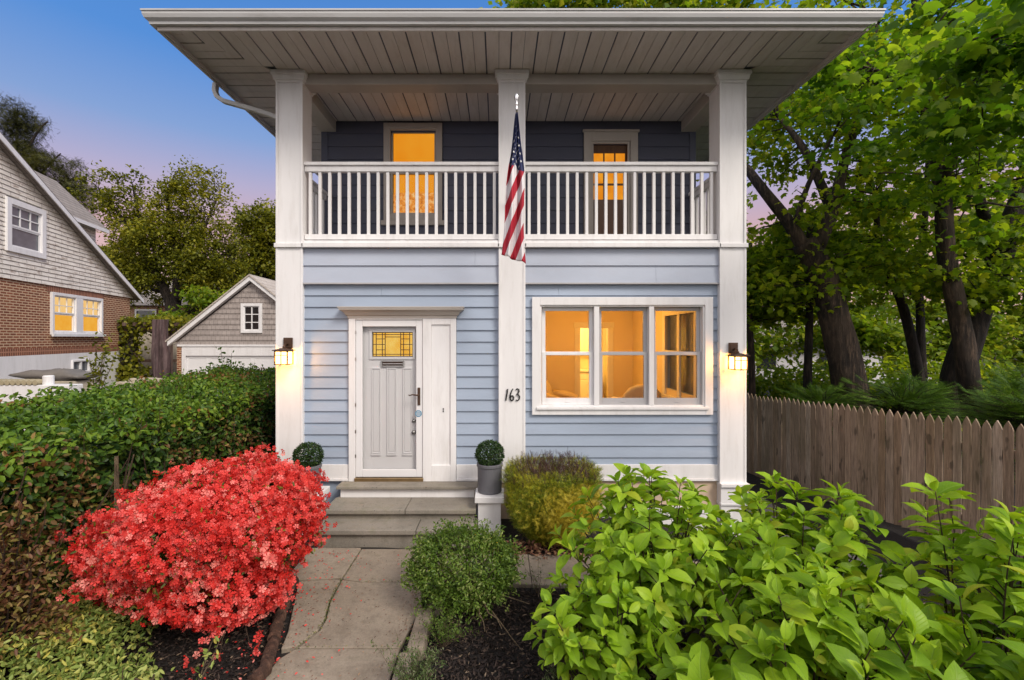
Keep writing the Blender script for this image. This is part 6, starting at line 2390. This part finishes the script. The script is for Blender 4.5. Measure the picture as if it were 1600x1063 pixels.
# vine on the pergola
P = np.stack([RNG.uniform(X0 - 0.3, X1 + 0.2, 2600), RNG.uniform(18.6, 20.9, 2600), RNG.normal(zt_ + 0.30, 0.16, 2600)], 1)
q = np.stack([RNG.normal(at(206, 0, 19)[0], 0.32, 700), RNG.normal(18.9, 0.15, 700), RNG.uniform(0.3, zt_, 700)], 1)
q2 = np.stack([RNG.normal(at(215, 0, 19)[0], 0.42, 600), RNG.normal(18.7, 0.2, 600), RNG.uniform(-0.3, 1.2, 600)], 1)
P = np.concatenate([P, q, q2])
vn = thing('vine', 'leafy climbing vine covering the pergola top and its left post', 'vine', at(206, 600, 19))
leaves('foliage', M['elm'], vn, P, rnd_dir(len(P), (0, 0, -0.3)), rnd_dir(len(P), (0, -0.5, 0.8)), RNG.uniform(0.12, 0.2, len(P)), 0.13, T_oval())
b = MB()
for k in range(9):
    X = at(206, 0, 19)[0] + random.uniform(-0.25, 0.25)
    b.tube([(X, 18.85, -0.9), (X + random.uniform(-.15, .15), 18.8, 1.0), (X + random.uniform(-.3, .3), 18.85, zt_ + 0.2)], [0.05, 0.04, 0.03], 6)
b.build('stems', M['bark_dark'], vn)
# weathered plank / hanging cloth
X, Y, Z = at(251, 545, 18.2)
b = MB()
secs = []
for k in range(12):
    z = -0.6 + 3.68 * k / 11
    w2 = 0.34 - 0.04 * math.sin(k * 0.8)
    secs.append([(X + (i / 6 - 0.5) * 2 * w2, Y + 0.05 * math.sin(i * 2.1 + k * 0.5), z) for i in range(7)] + [(X + (i / 6 - 0.5) * 2 * w2, Y + 0.05 + 0.05 * math.sin(i * 2.1 + k * 0.5), z) for i in range(6, -1, -1)])
b.sweep(secs)
tag(b.build('hanging_cloth', paint('faded_plum_cloth', (0.085, 0.055, 0.058), 0.9, 0.35, 2.5, (3, 3, 0.3), 0.3, 30, 0.004, (0.24, 0.19, 0.18), 0.6)), 'faded dark cloth hanging tall in front of the pergola', 'cloth')
# plaster wall behind pergola
b = MB()
b.box(at(206, 0, 22)[0], at(285, 0, 22)[0], 22, 22.3, -0.9, CZ + (529 - 498) * 22 / 711 - 0.2)
tag(b.build('yard_wall', M['plaster']), 'cream plaster wall seen through the pergola', 'wall')
b = MB()
for k in range(26):
    X = random.uniform(at(178, 0, 17)[0], at(292, 0, 17)[0])
    b.box(X, X + random.uniform(0.25, 0.5), 16.9 + random.uniform(-.1, .1), 17.4, -0.9, CZ - (595 + random.uniform(-4, 8) - 529) * 17 / 711)
tag(b.build('stone_wall', M['plaster'], bevel=0.04), 'low rough stone wall in front of the pergola', 'stone wall')
# dark house behind
dh = thing('far_brick_house', 'dark brick house with tiled roof behind the pergola and the trees', 'house', at(250, 560, 34))
X0, X1 = at(185, 0, 34)[0], at(330, 0, 34)[0]
b = MB()
b.box(X0, X1, 34, 40, -1.5, CZ + (529 - 478) * 34 / 711)
b.build('wall', M['brick'], dh)
b = MB()
zr = CZ + (529 - 478) * 34 / 711
b.add([(X0 - .4, 33.5, zr), (X1 + .4, 33.5, zr), (X1 + .4, 40.5, zr), (X0 - .4, 40.5, zr), (X0 + 1.5, 37, zr + 2.2), (X1 - 1.5, 37, zr + 2.2)], [(0, 1, 5, 4), (2, 3, 4, 5), (1, 2, 5), (3, 0, 4), (3, 2, 1, 0)])
b.build('roof', M['roof_grey'], dh)
b = MB()
wx = at(229, 0, 34)[0]
frame(b, wx - 0.8, wx + 0.8, 3.0, 4.5, 33.9, 33.99, 0.12)
fwn = b.build('window', M['white'], dh)
b = MB()
b.box(wx - 0.68, wx + 0.68, 33.97, 33.985, 3.1, 4.4)
b.build('pane', M['dark_glass'], fwn)

# white garden wall with a row of tiles, and a covered boat-like bundle
gwl = thing('garden_wall', 'low white wall with a row of rounded tiles and end post beyond the hedge', 'garden wall', (-12.2, 11.0, -0.4))
b = MB()
zt_ = CZ - (602 - 529) * 11 / 711
b.box(-16.0, at(110, 0, 11)[0], 11.0, 11.35, -0.6, zt_)
b.build('wall', M['white'], gwl, bevel=0.02)
b = MB()
xx = -15.9
while xx < at(62, 0, 11)[0]:
    b.tube([(xx, 10.98, zt_ + 0.06), (xx, 11.36, zt_ + 0.06)], 0.062, 10)
    xx += 0.135
b.build('tile_row', paint('sandy_tile', (0.36, 0.31, 0.2), 0.8, 0.1), gwl)
b = MB()
X = at(65, 0, 11)[0]
b.lathe([(0.11, 0), (0.11, 0.20), (0.09, 0.22), (0.001, 0.225)], (X, 11.17, zt_ + 0.001), 16)
b.build('end_post', M['white'], gwl, smooth=False)
b = MB()
secs = []
x_a, x_b = at(22, 0, 12)[0], at(128, 0, 12)[0]
for k in range(15):
    t = k / 14
    r = 0.02 + 0.14 * math.sin(math.pi * (0.04 + 0.9 * t)) ** 0.7 + (0.06 if 0.68 < t < 0.85 else 0)
    xx = x_a + (x_b - x_a) * t
    secs.append([(xx, 12.2 + 0.35 * math.sin(a), 1.36 - 0.05 * t + r * math.cos(a) * (1 + 0.2 * math.sin(3 * a + k))) for a in [2 * math.pi * q / 12 for q in range(12)]])
b.sweep(secs)
tag(b.build('tarp_bundle', M['tarp'], smooth=True), 'long grey tarp covered bundle lying behind the white garden wall', 'tarp')
b = MB()
b.box(x_a + 0.2, x_b - 0.1, 11.9, 12.6, -0.6, 1.20)
tag(b.build('plinth_block', M['plaster'], bevel=0.03), 'pale block under the grey tarp bundle', 'block')

# saplings over the hedge
X, Y, Z = at(352, 590, 9.3)
ss_ = [at(345, 545, 9.3), at(362, 552, 9.3), at(330, 565, 9.3), at(378, 565, 9.35), at(350, 560, 9.2)]
sprig('sapling', 'small leafy sapling poking above the hedge before the garage door', (X, Y, 1.0), ss_, 24, 'hemlock', 0.085, 0.05, r0=0.008, cat='sapling', spread=0.03, up=-0.1)
X, Y, Z = at(150, 600, 9.0)
ss_ = [at(150, 530, 9.2), at(165, 540, 9), at(140, 560, 9), at(172, 520, 9.4), at(160, 555, 9), at(185, 545, 9.2)]
sprig('sapling', 'taller wispy sapling above the hedge in front of the brick house', (X, Y, 1.0), ss_, 34, 'elm', 0.095, 0.05, r0=0.010, cat='sapling', spread=0.05)

# left trees ------------------------------------------------------------
D = 28
tr_b = at(275, 560, D)
tree('spring_tree', 'broad olive green spring tree with branching limbs behind the garage', tr_b,
     [([at(278, 600, D), at(272, 500, D), at(258, 455, D), at(225, 400, D), at(190, 340, D), at(150, 290, D)], 0.50, 0.02),
      ([at(272, 490, D), at(278, 430, D), at(270, 370, D), at(262, 310, D), at(275, 268, D)], 0.34, 0.015),
      ([at(275, 470, D), at(300, 420, D), at(322, 350, D), at(345, 300, D)], 0.28, 0.015),
      ([at(258, 455, D), at(215, 445, D), at(175, 420, D)], 0.2, 0.05),
      ([at(225, 400, D), at(215, 330, D), at(205, 280, D)], 0.18, 0.012),
      ([at(300, 420, D), at(345, 400, D), at(375, 380, D)], 0.18, 0.04)],
     [(at(225, 370, D), (3.6, 2.0, 2.3), 125), (at(300, 395, D), (3.2, 2.2, 2.6), 150), (at(205, 440, D), (2.6, 1.6, 1.5), 60), (at(340, 430, D), (2.2, 1.6, 1.6), 70),
      (at(250, 310, D), (3.8, 1.4, 1.7), 38), (at(310, 300, D), (2.6, 1.2, 1.8), 38), (at(170, 300, D), (2.6, 1.2, 1.4), 22)],
     'elm', 'bark_dark', 0.165, T_oval(), per=74, cr=(0.46, 0.40), wr=0.75)
D = 34
tree('conifer', 'dark feathery conifer rising behind the white shingled gable', at(20, 560, D),
     [([at(22, 600, D), at(24, 400, D), at(26, 260, D), at(28, 165, D)], 0.4, 0.02), ([at(24, 330, D), at(70, 265, D), at(95, 240, D)], 0.14, 0.04), ([at(26, 260, D), at(60, 205, D), at(75, 190, D)], 0.12, 0.04),
      ([at(24, 280, D), at(-20, 220, D)], 0.12, 0.04), ([at(24, 380, D), at(90, 320, D), at(130, 300, D)], 0.14, 0.04)],
     [(at(26, 195, D), (1.6, 1.2, 1.7), 55), (at(15, 250, D), (2.6, 1.6, 1.8), 75), (at(75, 265, D), (2.2, 1.5, 1.5), 60), (at(100, 310, D), (2.4, 1.5, 2.0), 70), (at(40, 320, D), (3, 1.6, 2.2), 50)],
     'conifer', 'bark_dark', 0.42, T_needle(), per=60, cr=(0.75, 0.24), wr=0.7, bend=0.12)
D = 36
tree('spring_tree', 'green rounded tree behind the garage roof beside the house corner', at(420, 560, D),
     [([at(422, 600, D), at(420, 480, D), at(410, 400, D), at(415, 330, D)], 0.4, 0.06), ([at(420, 460, D), at(385, 400, D), at(372, 360, D)], 0.2, 0.05)],
     [(at(415, 360, D), (2.4, 2, 2.2), 90), (at(400, 420, D), (3.0, 2, 2.4), 90), (at(450, 400, D), (3, 2, 3), 60)],
     'elm', 'bark_dark', 0.24, T_oval(), per=80, cr=(0.7, 0.4), wr=0.75)
D = 24
tree('small_tree', 'small yellow green tree between the pergola and the garage roof', at(300, 540, D),
     [([at(300, 600, D), at(298, 540, D), at(290, 500, D)], 0.14, 0.04)], [(at(283, 505, D), (2.4, 1.2, 0.55), 50), (at(320, 470, D), (1.6, 1.0, 0.6), 26)],
     'maple_light', 'bark_dark', 0.2, T_oval(), per=50, cr=(0.5, 0.2), wr=0.75)
for i, (px, D, wpx, yt, lab) in enumerate(((330, 46, 4.0, 400, 'distant olive tree filling the gap above the garage'), (180, 44, 4.5, 380, 'distant olive tree behind the brick house corner'), (100, 48, 4.5, 330, 'distant olive tree behind the dormer'))):
    c = at(px, (yt + 500) / 2, D)
    tree('distant_tree', lab, (c[0], c[1], -0.6), [([(c[0], c[1], -1), (c[0], c[1], c[2]), (c[0] + 0.3, c[1], c[2] + 3)], 0.35, 0.08)], [(c, (wpx, 2.2, 3.2), 100)],
         'elm', 'bark_dark', 0.42, T_rhomb(), 'distant trees on the left', per=60, cr=(1.1, 0.5))
